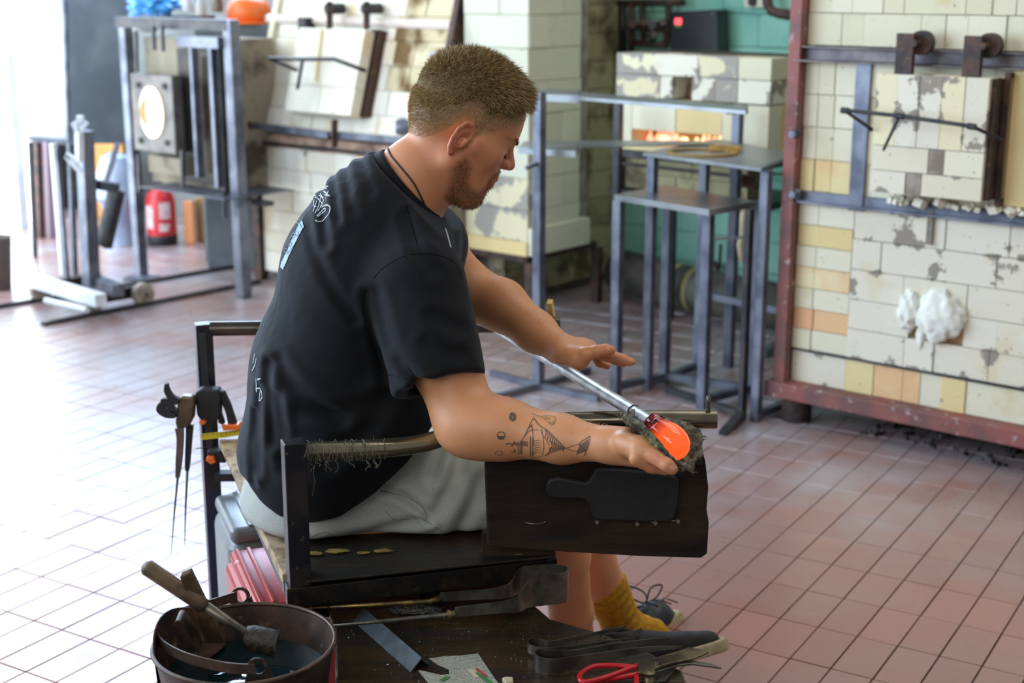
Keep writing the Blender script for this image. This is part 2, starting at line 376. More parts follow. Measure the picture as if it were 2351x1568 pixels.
g = G(); Kp.box(g, -.03, 1.7, .748, .756, -.03, .01); Kp.box(g, -.03, 1.7, .756, .785, -.008, .0); obj('band', g, m_steel, kr)
g = G(); Kp.box(g, -.03, 1.7, 1.2, 1.205, -.05, .01); Kp.box(g, -.03, 1.7, 1.205, 1.245, -.012, -.004); Kp.box(g, -.03, 1.7, 1.243, 1.248, -.04, .01); obj('track_rail', g, M('scuffed_rail_steel', rgb(120, 112, 112), rgb(84, 78, 84), 9, .5, .5, .1, 90), kr, bevel=.001)
a0, _ = Kp.hit(1962, 300); a1, _ = Kp.hit(1995, 300)
g = G(); Kp.box(g, a0, a1, .74, 1.2, -.014, .0); obj('strap', g, m_steel, kr)
for aa, z0, z1 in ((.44, .66, .76),):
    g = G(); Kp.box(g, aa, aa + .018, z0, z1, -.014, 0); obj('strap', g, m_mortar, kr)
for q in ((1838, 443), (1838, 305)):
    g = G(); c = Kp.w(*q); g.cyl(c - U * .03, c - U * .06, .012, 12); g.cyl(c - U * .03, c - U * .034, .018, 16); obj('bolt', g, m_steel, kr, 'auto')
m_brick_c = brick_mat('creamy_firebrick', rgb(228, 220, 186), rgb(222, 212, 172), rgb(206, 186, 140), mlo=.58)
# hanging door of soldier bricks
off = -.13
dl = Kp.hit(2012, 168, off); dr = Kp.hit(2273, 180, off); db = Kp.hit(2005, 440, off)
A0, A1 = dl[0], dr[0]; Zt, Zb = dl[1], db[1]
Dp = Plane(Kp.p(0, 0, off))
dw = (A1 - A0); zm1 = Zb + (Zt - Zb) * .40; zm2 = Zb + (Zt - Zb) * .19
rects = [(A0 + dw * i / 5, A0 + dw * (i + 1) / 5, zm1, Zt, (m_brick_c if i in (0, 3) else m_brick)) for i in range(5)]
rects += [(A0, A0 + dw * .52, zm2, zm1, m_brick), (A0 + dw * .52, A0 + dw * .66, zm2, zm1, m_mortar), (A0 + dw * .66, A1, zm2, zm1, m_brick_w), (A0, A0 + dw * .33, Zb, zm2, m_brick), (A0 + dw * .33, A0 + dw * .47, Zb, zm2, m_mortar), (A0 + dw * .47, A1, Zb, zm2, m_brick)]
door = obj('furnace_door', Dp.box(G(), A0 + .004, A1 + .012, Zb + .002, Zt - .004, .02, .10), m_rust, kr)
bricks(Dp, door, rects, .075, 0, .0022)
g = G(); Kp.box(g, A1 + .03, A1 + .12, Zb - .02, Zt + .02, -.03, -.0); Kp.box(g, A1 + .0, A1 + .03, Zb, Zt, -.05, 0); obj('jamb_block', g, m_brick_y, kr, bevel=.004)
g = G(); Kp.box(g, A1 + .015, A1 + .03, Zb - .02, Zt + .01, -.06, -.0); obj('rusty_edge', g, m_rust, kr)
for q in ((2060, 2094, 76, 168), (2215, 2250, 82, 172)):
    s0 = Kp.hit(q[0], q[2], -.11); s1 = Kp.hit(q[1], q[3], -.11)
    g = G(); Kp.box(g, s0[0], s1[0], s1[1] - .02, s0[1], -.115, -.095); obj('hanger', g, m_rust, kr, bevel=.002)
    g = G(); c = Kp.p((s0[0] + s1[0]) / 2 + .03, s0[1] - .028, -.06); g.cyl(c - U * .014, c + U * .014, .036, 24); g.cyl(c - U * .06, c + U * .02, .01, 12); obj('roller', g, m_rust, kr, 'auto')
# pipe handle in front of the door
ho = -.22
g = G(); H1 = [Kp.w(1938, 253, ho), Kp.w(2065, 266, ho), Kp.w(2232, 290, ho), Kp.w(2300, 322, ho + .08)]
g.tube(H1[:3], .0062, 10); g.tube([H1[2], H1[3]], .0056, 10); g.tube([H1[0], Kp.w(2003, 298, -.14)], .0055, 10); g.tube([H1[1], Kp.w(2028, 345, -.21)], .005, 10)
g.cyl(Kp.w(1932, 253, ho), Kp.w(1948, 254.5, ho), .0095, 12); g.cyl(Kp.w(2057, 265, ho), Kp.w(2075, 268, ho), .0095, 12); g.cyl(Kp.w(2222, 289, ho), Kp.w(2240, 292, ho), .0095, 12)
obj('handle', g, m_steel_d, kr, 'auto')
# rubble and spilled mortar on the sill below the door
g = G()
for k in range(34):
    a = A0 + random.uniform(.02, dw + .1); c = Kp.p(a, .785 + random.uniform(0, .012), -.02 - random.uniform(0, .03)); r = random.uniform(.008, .022)
    g.box(c, (r * 1.6, r, r), Matrix.Rotation(random.uniform(0, 3), 3, (random.random(), random.random(), 1)))
stuff(obj('crumbled_mortar', g, m_brick, kr))
# ceramic wool plug
def lump(name, c, sz, mat, parent=None, sub=4, amp=.25, fr=3.0, seed=0, label=None, R=None):
    bm = bmesh.new(); bmesh.ops.create_icosphere(bm, subdivisions=sub, radius=1)
    g = G(); vs = []
    for v in bm.verts:
        n = v.co.normalized(); d = 1 + amp * noise.noise(n * fr + Vector((seed, 0, 0))) + amp * .4 * noise.noise(n * fr * 3 + Vector((0, seed, 0)))
        p = Vector((n.x * sz[0], n.y * sz[1], n.z * sz[2])) * d; vs.append(Vector(c) + (R @ p if R else p))
    g.add(vs, [tuple(x.index for x in f.verts) for f in bm.faces]); bm.free()
    return obj(name, g, mat, parent, True)
rk = Matrix.Rotation(-RA, 3, 'Z')
g = G(); Kp.box(g, .38, .62, .355, .47, .03, .05); obj('peephole_recess', g, m_brick_o, kr)
wl = root('insulating_wool', Kp.w(2150, 780, -.02), 'crumpled white ceramic wool stuffed into the hole of the right furnace', 'insulation')
a = Kp.hit(2163, 725); lump('wool_wad', Kp.p(a[0], a[1], -.012), (.072, .04, .078), m_wool, wl, 4, .28, 2.6, 3, R=rk)
a = Kp.hit(2090, 712); lump('wool_wad', Kp.p(a[0], a[1], -.005), (.036, .03, .06), m_wool, wl, 4, .35, 2.2, 9, R=rk)
a = Kp.hit(2115, 770); lump('wool_wad', Kp.p(a[0], a[1], .0), (.016, .012, .045), m_wool, wl, 3, .35, 2.2, 5, R=rk)
g = G(); q_ = lambda l: [Kp.w(2200 + x * .0893, 560 + y * .0893, -.006) for x, y in l]
for l in ([(890, 490), (980, 490), (985, 600), (960, 700), (880, 690)], [(1050, 490), (1060, 640), (1160, 500), (1165, 650)], [(1360, 570), (1300, 510), (1240, 570), (1290, 630), (1360, 590), (1370, 680), (1350, 760)], [(1470, 530), (1420, 610), (1470, 700), (1520, 620), (1470, 530)]): g.tube(q_(l), .0016, 5)
obj('chalk_marks', g, M('pale_grey_chalk', rgb(150, 154, 150)), kr)
# dark grit under the furnace
g = G()
for k in range(260):
    c = Kp.p(random.uniform(.25, 1.5), 0, random.uniform(.0, .35)); c.z = .006; r = random.uniform(.004, .013)
    g.box(c, (r, r, r), Matrix.Rotation(random.uniform(0, 3), 3, (random.random(), random.random(), .4)))
tag(stuff(obj('grit', g, m_black_iron)), 'black crumbs and grit swept under the right furnace', 'debris')

# ================================================================== FURNACE WITH THE FLAME
Fo = onz(1400, 768); Fp = Plane(Fo)
kf = root('small_furnace', Fp.p(.35, 0, .2), 'small pale brick furnace with orange flames in a wide low mouth, by the teal wall', 'furnace')
def rect(pl, x0, y0, x1, y1, off=0):
    a0, z1 = pl.hit(x0, y0, off); a1, z0 = pl.hit(x1, y1, off); zt = z1; return a0, a1, z0, zt
sa0, szt = Fp.hit(1415, 120); sa1, szb = Fp.hit(1768, 246); _, szb2 = Fp.hit(1415, 216)
zt = szt; zb = (szb + szb2) / 2; zm = zb + (zt - zb) * .52
ho0, _ = Fp.hit(1543, 200); ho1, _ = Fp.hit(1588, 200)
wdt = sa1 - sa0
r_ = [(sa0, sa0 + wdt * .26, zm, zt, m_brick_p), (sa0 + wdt * .26, sa0 + wdt * .55, zm, zt, m_brick), (sa0 + wdt * .55, sa0 + wdt * .8, zm, zt, m_brick_p), (sa0 + wdt * .8, sa1, zm, zt, m_brick_w),
      (sa0, sa0 + wdt * .3, zb, zm, m_brick_p), (sa0 + wdt * .3, ho0, zb, zm, m_brick), (ho1, sa0 + wdt * .66, zb, zm, m_brick), (sa0 + wdt * .66, sa0 + wdt * .8, zb, zm, m_brick_p), (sa0 + wdt * .8, sa1, zb, zm, m_brick)]
bricks(Fp, kf, r_, .14, 0, .003)
g = G(); Fp.box(g, sa0 + .01, sa1 - .01, zm + .02, zt - .004, .13, .42); Fp.box(g, sa0 + .01, sa1 - .01, zb - .02, zm + .03, .16, .42); obj('core', g, m_rust, kf)  # dark brown core paints in the shade of the small hole
lz1 = zb - .004; lz0 = Fp.hit(1600, 345)[1]; la0 = Fp.hit(1430, 300)[0]; la1 = Fp.hit(1765, 300)[0]
fa0, fz1 = Fp.hit(1450, 296); fa1, _ = Fp.hit(1655, 320); fz0 = Fp.hit(1550, 342)[1]
bricks(Fp, kf, [(la0, fa0, lz0, lz1, m_brick_w), (fa0, (fa0 + fa1) / 2, fz1, lz1, m_brick_w), ((fa0 + fa1) / 2, fa1, fz1, lz1, m_brick_y), (fa1, fa1 + .05, lz0, lz1, m_brick_p), (fa1 + .05, la1, lz0, lz1, m_brick_w)], .1, 0, .003)
g = G(); Fp.box(g, la0, la1, lz0 - .02, lz0, 0, .42); Fp.box(g, fa0 - .02, fa1 + .02, fz0 - .02, lz1, .22, .42); Fp.box(g, la0, fa0 - .01, lz0, lz1, .09, .42); Fp.box(g, fa1 + .01, la1, lz0, lz1, .09, .42); obj('core', g, m_brick_y, kf)
mf = N('flame'); p = mf.pos(); f = mf.ramp(mf.noise(p, 16, 3, .6), .38, .62)
mf.l(mf.mix(f, (1, .12, .03, 1), (1, .62, .25, 1)), mf.b.inputs['Emission Color']); mf.l(mf.ramp(f, 0, 1, .6, 2.6), mf.b.inputs['Emission Strength'])
g = G(); k = 0; a = fa0 + .01
while a < fa1 - .01:
    hh = (fz1 - fz0) * random.uniform(.45, .98); w = random.uniform(.018, .03); c = Fp.p(a + w / 2, fz0, .06 + random.uniform(0, .06))
    g.lathe(c, [(w * .3, 0), (w * .6, hh * .25), (w * .5, hh * .6), (w * .2, hh * .9), (.001, hh)], 10); a += w * .75
stuff(obj('flames', g, mf.m, kf, True))
# steel table that carries it
tb = root('furnace_table', Fp.p(.35, 0, .2), 'dark angle iron table under the small flaming furnace', 'table')
zt2 = lz0 - .02
g = G(); Fp.box(g, sa0 - .0, sa1 + .0, zt2 - .03, zt2 - .002, -.02, .45); obj('top_frame', g, m_steel_d, tb)
g = G()
bricks(Fp, tb, rows(sa0 + .02, sa1 - .1, zt2 - .16, zt2 - .034, .06, [.09, .08], lambda i, a: m_brick_g), .1, -.03)
g = G(); Fp.box(g, sa0, sa1, zt2 - .19, zt2 - .165, -.02, .4); obj('shelf', g, m_steel_d, tb)
g = G(); g.bar(Fp.w(1405, 372, -.03), Fp.w(1720, 408, -.03), .012); obj('cross_bar', g, m_black_iron, tb)
for a, o in ((sa0, 0), (sa1 - .03, 0), (sa0, .4), (sa1 - .03, .4)):
    g = G(); Fp.box(g, a, a + .03, 0, zt2 - .03, o, o + .03); obj('leg', g, m_steel_d, tb)
# gas valve and hose under it
g = G(); c = Fp.w(1690, 422, -.05); g.cyl(c, c + V * .09, .012); g.cyl(c - Z * .02, c + Z * .05, .014); g.box(c + V * .05 + Z * .02, (.05, .05, .035)); tag(obj('gas_valve', g, m_rust, None, 'auto'), 'small rusty gas valve hanging under the flaming furnace', 'valve')
g = G(); g.tube([at(1690, 425, 5.4), at(1708, 480, 5.3), at(1706, 540, 5.2), at(1700, 560, 5.2), at(1705, 600, 5.2)], .014, 10); tag(obj('hose', g, M('beige_hose', rgb(220, 205, 176), None, rough=.5), None, True), 'beige hose dangling beside the tall steel table', 'hose')

# ================================================================== TEAL WALL FITTINGS
def wp(x, y, o=-.08): return Wb.w(x, y, o)
pm = root('pipe_manifold', Wb.p(.3, .9), 'rusty gas pipe manifold with valves mounted on the teal wall', 'pipework')
r = .016
def pipe(pts, r=r, nm='pipe', mt=m_rust, par=pm, o=-.08): g = G(); g.tube([wp(x, y, o) for x, y in pts], r, 12); return obj(nm, g, mt, par, True)
pipe([(1420, 8), (1570, 5)]); pipe([(1428, 5), (1430, 120)], .02, mt=m_black_iron); pipe([(1450, 5), (1450, 118)]); pipe([(1475, 10), (1478, 100)]); pipe([(1450, 98), (1530, 104)]); pipe([(1530, 105), (1535, 45), (1535, 5)]); pipe([(1445, 60), (1530, 70)], .012)
for x, y, s in ((1495, 62, .035), (1500, 82, .03), (1520, 55, .03), (1450, 60, .03), (1478, 55, .026)):
    g = G(); c = wp(x, y, -.11); g.lathe(c, [(.001, -s * .8), (s * .6, -s * .8), (s * .75, 0), (s * .6, s * .8), (.001, s * .8)], 16, Matrix.Rotation(1.2, 3, 'X')); g.cyl(c, c - U * s * 1.5, s * .3, 10); obj('valve', g, m_steel_d if x > 1490 else m_rust, pm, 'auto')
cb = root('control_box', wp(1600, 120, -.1), 'black control box with a glowing red number display on the teal wall', 'control box')
g = G(); g.prism([wp(1535, 28, -.13), wp(1645, 22, -.13), wp(1648, 122, -.13), wp(1540, 116, -.13)], U * .1); obj('housing', g, M('black_enamel', rgb(24, 28, 30), rgb(34, 38, 40), 6, .4), cb, bevel=.004)
c = wp(1557, 49, -.133); g = G(); g.box(c, (.032, .006, .026), rk); obj('display', g, EM('red_led', (1, .06, .08, 1), 3.0), cb)
g = G(); g.box(wp(1557, 60, -.133), (.028, .006, .007), rk); obj('display', g, EM('green_led', (.25, .5, .1, 1), .5), cb)
g = G(); g.box(wp(1636, 32, -.132), (.008, .004, .008), rk); obj('screw', g, m_steel, cb)
jb = root('junction_box', wp(1730, 10, -.04), 'cream wall socket box with a dark round hole, near the rusty elbow pipe', 'socket')
g = G(); g.prism([wp(1707, -40, -.05), wp(1753, -40, -.05), wp(1753, 18, -.05), wp(1707, 18, -.05)], U * .05); obj('housing', g, M('cream_plastic', rgb(206, 206, 180)), jb, bevel=.006)
g = G(); g.cyl(wp(1728, 3, -.05), wp(1728, 3, -.06), .022, 20); obj('cover', g, m_steel_d, jb)
g = G(); g.tube([wp(1762, -80), wp(1762, 8), wp(1772, 26), wp(1792, 32), wp(1850, 38)], .022, 14); tag(obj('elbow_pipe', g, m_rust, None, True), 'thick rusty pipe bending along the top of the teal wall', 'pipe')
g = G(); g.tube([wp(1762, 398), wp(1850, 402)], .006, 8); g.tube([wp(1805, 402), wp(1818, 392)], .01, 8); tag(obj('thin_pipe', g, m_rust, None, True), 'thin rusty pipe with a tap on the teal wall beside the red post', 'pipe')
g = G(); g.cyl(wp(1803, 165, -.02), wp(1803, 165, -.05), .018, 20); g.cyl(wp(1822, 198, -.02), wp(1822, 198, -.07), .014, 16); tag(obj('wall_hook', g, m_brick_y), 'round cream wall fitting on teal paint beside the red post', 'fitting')
g = G(); g.tube([wp(1800, 175, -.03), wp(1782, 250, -.03), wp(1778, 330, -.03)], .004, 6); tag(obj('cable', g, m_brick_y, None, True), 'thin pale cable hanging down the teal wall', 'cable')
g = G(); g.tube([wp(1640, 600, -.06), wp(1655, 640, -.06), wp(1650, 700, -.06)], .012, 8); g.tube([wp(1655, 560, -.05), wp(1650, 640, -.05)], .008, 8); tag(obj('low_pipe', g, m_rust, None, True), 'crooked rusty pipe low on the teal wall above the duct', 'pipe')
g = G(); g.tube([onz(1425, 672) + Z * .11, onz(1530, 705) + Z * .11, onz(1660, 735) + Z * .11, onz(1840, 775) + Z * .11], .1, 24)
duct = tag(obj('duct_pipe', g, M('sooty_duct', rgb(92, 88, 76), rgb(62, 60, 56), 6, .6), None, True), 'thick dark ventilation duct lying on the floor along the teal wall', 'duct')
m_band = M('tan_band', rgb(160, 150, 106))
for t in (.2, .5):
    a_ = onz(1530, 705) + Z * .11; b_ = onz(1660, 735) + Z * .11; c = a_.lerp(b_, t); g = G(); d = (b_ - a_).normalized(); g.cyl(c, c + d * .03, .104, 24); obj('clamp_band', g, m_band, duct, 'auto')
# ================================================================== PILLAR OF BLOCKS (second kiln) ON A STEEL TABLE
cc = onz(1212, 738); Pf = Plane(cc); Ps = Plane(cc, U)
kp = root('block_kiln', cc + U * .3 - V * .3, 'tall pale block kiln standing on a steel table behind the head', 'kiln')
zb0 = Pf.hit(1226, 575)[1]
g = G(); c0 = Pf.p(-.03, 0, .03); g.hexa([c0 - V * .33 + Z * zb0, c0 + Z * zb0, c0 + U * .42 + Z * zb0, c0 - V * .33 + U * .42 + Z * zb0], [c0 - V * .33 + Z * 1.9, c0 + Z * 1.9, c0 + U * .42 + Z * 1.9, c0 - V * .33 + U * .42 + Z * 1.9]); obj('core', g, m_mortar, kp)
sd = Ps.hit(1333, 200)[0]
m_blk = brick_mat('pale_aerated_block', rgb(222, 222, 202), rgb(206, 206, 184), rgb(226, 224, 200), mlo=.78, slo=.7)
h_ = .137
for k in range(12):
    z0 = zb0 + .03 + k * h_; z1 = z0 + h_
    if z0 > 1.85: break
    o = .24 if k % 2 else .13
    bricks(Ps, kp, [(.0, o, z0, z1, m_blk), (o, min(o + .26, sd), z0, z1, m_blk)] + ([(o + .26, sd, z0, z1, m_blk)] if o + .29 < sd else []), .06, 0, .003)
    o = -.16 if k % 2 else -.28
    m = m_brick_p if k < 2 else m_blk
    bricks(Pf, kp, [(o, 0, z0, z1, m), (-.36, o, z0, z1, m)], .06, 0, .003)
g = G(); Ps.box(g, -.0, .42, zb0 - .03, zb0 + .09, -.02, .03); obj('white_lintel', g, m_blk, kp, bevel=.004)
g = G(); Pf.box(g, -.36, .0, zb0 - .03, zb0 + .03, -.012, .03); obj('edge_board', g, m_brick_y, kp)
kt = root('kiln_table', cc + U * .2 - V * .3, 'brown steel table under the tall pale block kiln', 'table')
g = G(); Ps.box(g, 0, .5, zb0 - .06, zb0 - .032, 0, .03); Pf.box(g, -.36, 0, zb0 - .06, zb0 - .032, 0, .03); obj('top_frame', g, m_rust, kt)
for a, b in ((0, 0), (0, .48), (-.34, 0), (-.34, .48)):
    c = cc + V * a + U * (b + .02); g = G(); g.bar(c, c + Z * (zb0 - .06), .04); obj('leg', g, m_rust, kt)
# ================================================================== LEFT KILN WITH LEANING FRONT
L0 = onz(610, 642); Lp = Plane(L0)
kl = root('leaning_kiln', Lp.p(.7, 0, .4), 'wide cream kiln with a leaning brick front and hanging door, left of the head', 'kiln')
zk = Lp.hit(600, 300)[1]
lean = .30 
def lp(a, z, off=0):
    return Lp.p(a, z, off + (max(0, z - zk)) * lean)
class LeanPlane(Plane):
    def p(s, a, z, off=0): return Vector((s.o.x, s.o.y, 0)) + s.d * a + s.n * (off + max(0, z - zk) * lean) + Z * z
    def hit(s, px, py, off=0):
        a, z = Plane.hit(s, px, py, off)
        for _ in range(8): a, z = Plane.hit(s, px, py, off + max(0, z - zk) * lean)
        return a, z
LL = LeanPlane(L0)
aR = LL.hit(1046, 60)[0]
g = G(); Lp.box(g, .0, 1.2, .05, zk, .05, .9); g.hexa([LL.p(0, zk, .06), LL.p(aR, zk, .06), LL.p(aR, zk, .9), LL.p(0, zk, .9)], [LL.p(0, 1.75, .06), LL.p(aR, 1.75, .06), LL.p(aR, 1.75, .6), LL.p(0, 1.75, .6)]); obj('core', g, m_mortar, kl)
m_kw = brick_mat('whitish_kiln_brick', rgb(238, 234, 220), rgb(230, 222, 200), rgb(228, 206, 168), mlo=.7, slo=.56)
m_kst = brick_mat('smoke_stained_brick', rgb(206, 190, 150), rgb(222, 208, 176), rgb(120, 96, 62), mlo=.7, slo=.5)
bricks(Lp, kl, rows(.0, 1.2, .05, zk - .07, .11, [.13, .22, .12, .2], lambda i, a: m_kw), .06, 0, .003)
def lean_bricks(rects, parent, depth=.06, off=0., gap=.003):
    inv = ORG[parent.name].inverted(); rot = math.atan2(V.y, V.x); tl = math.atan(lean)
    for a0, a1, z0, z1, mt in rects:
        o = bpy.data.objects.new('brick', unit_brick(mt)); c = LL.p((a0 + a1) / 2, (z0 + z1) / 2, off + depth / 2 + random.uniform(-.004, .003))
        link(o, parent, ORG[parent.name]); o.matrix_local = inv @ (Matrix.Translation(c) @ Matrix.Rotation(rot, 4, 'Z') @ Matrix.Rotation(-tl, 4, 'X') @ Matrix.Diagonal((a1 - a0 - gap, depth, (z1 - z0) / math.cos(tl) - gap, 1)))
lean_bricks(rows(.0, aR, zk + .0, 1.72, .11, [.24, .13, .2], lambda i, a: m_kst if (.72 < a < 1.1 and 1 < i < 6) else m_kw), kl)
# frame
g = G(); g.bar(L0 - V * .03, L0 - V * .03 + Z * (zk + .04), .05); obj('post', g, m_rust, kl)
g = G(); p0, p1 = LL.p(-.02, zk + .04, -.01), LL.p(-.02, 1.74, -.01); g.bar(p0, p1, .035, .03); obj('side_frame', g, m_brick_w, kl)
g = G(); p0, p1 = LL.p(aR + .02, zk, -.02), LL.p(aR + .02, 1.74, -.02); g.bar(p0, p1, .03, .05); obj('side_frame', g, m_rust, kl)
g = G(); a, b = Lp.w(565, 286, -.1), Lp.w(755, 310, -.1); g.bar(a, b, .02, .03); g.bar(Lp.w(765, 309, -.06), Lp.w(925, 322, -.06), .02, .028); obj('track_rail', g, m_steel, kl)
g = G(); g.tube([Lp.w(590, 326, -.02), Lp.w(880, 356, -.02)], .008, 8); obj('tie_rod', g, m_steel_d, kl)
g = G(); Lp.box(g, 0, 1.2, zk - .075, zk - .012, -.0, .05); obj('rusty_sill', g, brick_mat('charred_mortar', rgb(214, 196, 176), rgb(190, 150, 130), rgb(120, 96, 88), slo=.48), kl)
g = G(); g.bar(Lp.w(768, 275, -.08), Lp.w(768, 338, -.08), .012, .03); obj('hanger', g, m_rust, kl)
g = G(); g.tube([LL.w(615, 42, -.01), LL.w(1038, 58, -.01)], .022, 8); obj('top_rail', g, brick_mat('pinkish_mortar', rgb(232, 220, 208), rgb(220, 196, 186), rgb(190, 130, 120)), kl)
# door of the left kiln
off = -.12
d0 = LL.hit(697, 68, off); d1 = LL.hit(840, 72, off); d2 = LL.hit(688, 262, off)
dA, dB, dT, dBt = d0[0] - .03, d1[0], d0[1], d2[1]
kd = obj('kiln_door', G().hexa([LL.p(dA, dBt, off + .06), LL.p(dB, dBt, off + .06), LL.p(dB, dBt, off + .1), LL.p(dA, dBt, off + .1)], [LL.p(dA, dT, off + .06), LL.p(dB, dT, off + .06), LL.p(dB, dT, off + .1), LL.p(dA, dT, off + .1)]), m_rust, kl)
dm = (dA + dB) / 2; zz = dBt + (dT - dBt) * .32
lean_bricks([(dA, dA + (dB - dA) * .25, zz, dT, m_kw), (dA + (dB - dA) * .25, dA + (dB - dA) * .56, zz, dT, m_kw), (dA + (dB - dA) * .56, dB, zz, dT, m_kw), (dA, dm, dBt, zz, m_kw), (dm, dB, dBt, zz, m_kw)], kd, .07, off)
g = G(); g.bar(LL.w(738, 68, off - .01), LL.w(725, 185, off - .01), .012, .01); obj('metal_strip', g, m_brick_y, kd)
g = G(); a0_ = LL.hit(848, 150, -.03)[0]; g.bar(LL.p(a0_ + .02, dT, -.02), LL.p(a0_ + .02, dBt, -.02), .06, .05); obj('charred_jamb', g, brick_mat('charred_brick', rgb(110, 84, 66), rgb(70, 54, 46), rgb(170, 140, 90)), kl)
for x in (757, 842):
    g = G(); g.bar(LL.w(x, 5, off), LL.w(x, 66, off), .028, .015); obj('hanger', g, m_rust, kl)
    g = G(); c = LL.w(x + 12, 20, off + .05); g.cyl(c - U * .05, c + U * .05, .024, 16); obj('roller', g, m_steel_d, kl, 'auto')
g = G(); ho = -.24; q = [LL.w(618, 134, ho), LL.w(695, 136, ho), LL.w(768, 136, ho), LL.w(840, 163, ho + .08)]
g.tube(q, .009, 8); g.tube([q[0], LL.w(682, 162, ho + .1)], .008, 8); g.tube([q[1], LL.w(683, 205, ho)], .008, 8); obj('handle', g, m_steel_d, kl, True)
# small steel pipe rest and bolt between kiln and head
g = G(); g.bar(at(984, 160, 5.9), at(1002, 122, 5.9), .02); g.bar(at(985, 123, 5.9), at(1012, 124, 5.9), .012); obj('tee_bracket', g, m_white, kl)
g = G(); g.lathe(at(925, 292, 6.2), [(.001, -.03), (.03, -.03), (.04, 0), (.03, .03), (.001, .03)], 16, Matrix.Rotation(1.57, 3, 'Y')); obj('counterweight', g, m_steel, kl, 'auto')

# ================================================================== PIPE WARMING RACK
pk = root('pipe_rack', onz(1236, 892), 'grey steel rack of two long shelves running past the face towards the flame', 'rack')
Y0 = onz(1236, 892).y; zl = at(1236, 345, Y0).z - .004; zu = at(1236, 222, Y0).z - .004
m_sheet = M('grey_sheet_steel', rgb(150, 154, 156), rgb(120, 124, 126), 3, .35, .6)
pr = onz(1672, 842)
g = G(); c = onz(1236, 892); g.bar(c, c + Z * (zu + .02), .034); obj('post', g, m_steel, pk, bevel=.002)
g = G(); g.bar(pr, pr + Z * (at(1690, 250, pr.y).z), .034); obj('post', g, m_steel, pk, bevel=.002)
g = G(); c2 = Fp.w(1420, 235, -.15); g.bar(Vector((c2.x, c2.y, 0)), c2, .028); obj('post', g, m_steel_d, pk)
g = G()
for x, y in ((1128, 862), (1112, 925), (1352, 856), (1375, 922)): g.bar(onz(1236, 892) + Z * .012, onz(x, y) + Z * .012, .022, .022)
obj('cross_foot', g, m_steel, pk)
def sheet(name, q, zz, th=.004, lip=.0, mt=m_sheet):
    g = G(); P = [onz(x, y, zz) for x, y in q]; g.hexa([p - Z * th for p in P], P)
    if lip: g.bar(P[0] - Z * lip / 2, P[1] - Z * lip / 2, .004, lip); g.bar(P[1] - Z * lip / 2, P[2] - Z * lip / 2, .004, lip)
    return obj(name, g, mt, pk)
sheet('shelf_plate', [(1190, 338), (1322, 347), (1328, 334), (1204, 324)], zl, .003, .022)
sheet('shelf_plate', [(1215, 340), (1640, 330), (1600, 322), (1240, 323)], zl + .004)
sheet('shelf_plate', [(1205, 214), (1330, 219), (1332, 207), (1212, 202)], zu, .003, .026)
sheet('shelf_plate', [(1330, 222), (1712, 254), (1718, 244), (1334, 211)], zu + .004, .012)
g = G(); g.bar(at(1668, 252, pr.y), at(1716, 252, pr.y), .03); obj('bracket', g, m_steel_d, pk)
g = G(); g.bar(at(1208, 386, Y0 - .05), at(1240, 372, Y0), .012); obj('locking_pin', g, m_steel, pk)

# ================================================================== STEEL TABLES
def table(name, label, corners, ztop, th, w, over=.0, mt=m_steel, shelf_z=None, leg_over=None):
    cx = sum((Vector(c) for c in corners), Vector()) / 4; r0 = root(name, (cx.x, cx.y, 0), label, 'table')
    for c in corners:
        g = G(); g.bar(Vector((c[0], c[1], 0)), Vector((c[0], c[1], ztop - th)), w, up=V); obj('leg', g, mt, r0, bevel=.0015)
    P = [Vector((c[0], c[1], ztop)) + (Vector((c[0], c[1], 0)) - Vector((cx.x, cx.y, 0))) * over for c in (leg_over or corners)]
    g = G(); g.hexa([p - Z * th for p in P], P); obj('table_top', g, m_sheet, r0, bevel=.001)
    for i in range(4):
        a, b = Vector(corners[i]), Vector(corners[(i + 1) % 4]); 
        if shelf_z and shelf_z[i] is not None:
            g = G(); g.bar(Vector((a.x, a.y, shelf_z[i])), Vector((b.x, b.y, shelf_z[i])), w * .8); obj('stretcher', g, mt, r0)
    return r0
fR = onz(1735, 966); fL = onz(1486, 893); bk = U * .34
ztall = at(1742, 382, fR.y).z
tt = table('tall_table', 'tall grey steel table with a yellow edged ring on its top', [fL, fR, fR + bk + V * .02, fL + bk], ztall, .012, .03, shelf_z=[None, .02, .3, .02], leg_over=[onz(1476, 350, ztall), onz(1748, 386, ztall), onz(1826, 352, ztall), onz(1645, 318, ztall)])
g = G()
def ringpts(z, n=40):
    c = onz(1612, 350, z); return [c + Vector((math.cos(t * 6.2832 / n), math.sin(t * 6.2832 / n) * .9, 0)) * .115 for t in range(n + 1)]
g.ribbon(ringpts(ztall + .004), [(p - onz(1612, 350, ztall)).normalized() * .018 for p in ringpts(ztall)], .006, Z)
tag(obj('ring_plate', g, M('brass_edge', rgb(176, 140, 70), rgb(130, 104, 60), 12, .5, .3)), 'flat brown metal ring lying on the tall steel table', 'ring')
g = G(); c = onz(1665, 345, ztall + .003); g.box(c + Z * .008, (.11, .035, .016), Matrix.Rotation(-.2, 3, 'Z')); tag(obj('wood_offcut', g, M('ochre_wood', rgb(196, 152, 70), rgb(160, 120, 56), 20, .6)), 'short ochre wooden offcut lying on the ring of the tall table', 'offcut')
sA = onz(1413, 906); sD = onz(1612, 937); sC = onz(1524, 880); sE = sD + (sC - sA)
zst = at(1420, 447, sA.y).z
table('low_table', 'lower grey steel table standing in front of the tall one', [sA, sD, sE, sC], zst, .02, .032, shelf_z=[None, .03, .03, .03], leg_over=[onz(1410, 447, zst), onz(1628, 482, zst), onz(1738, 462, zst), onz(1520, 424, zst)])
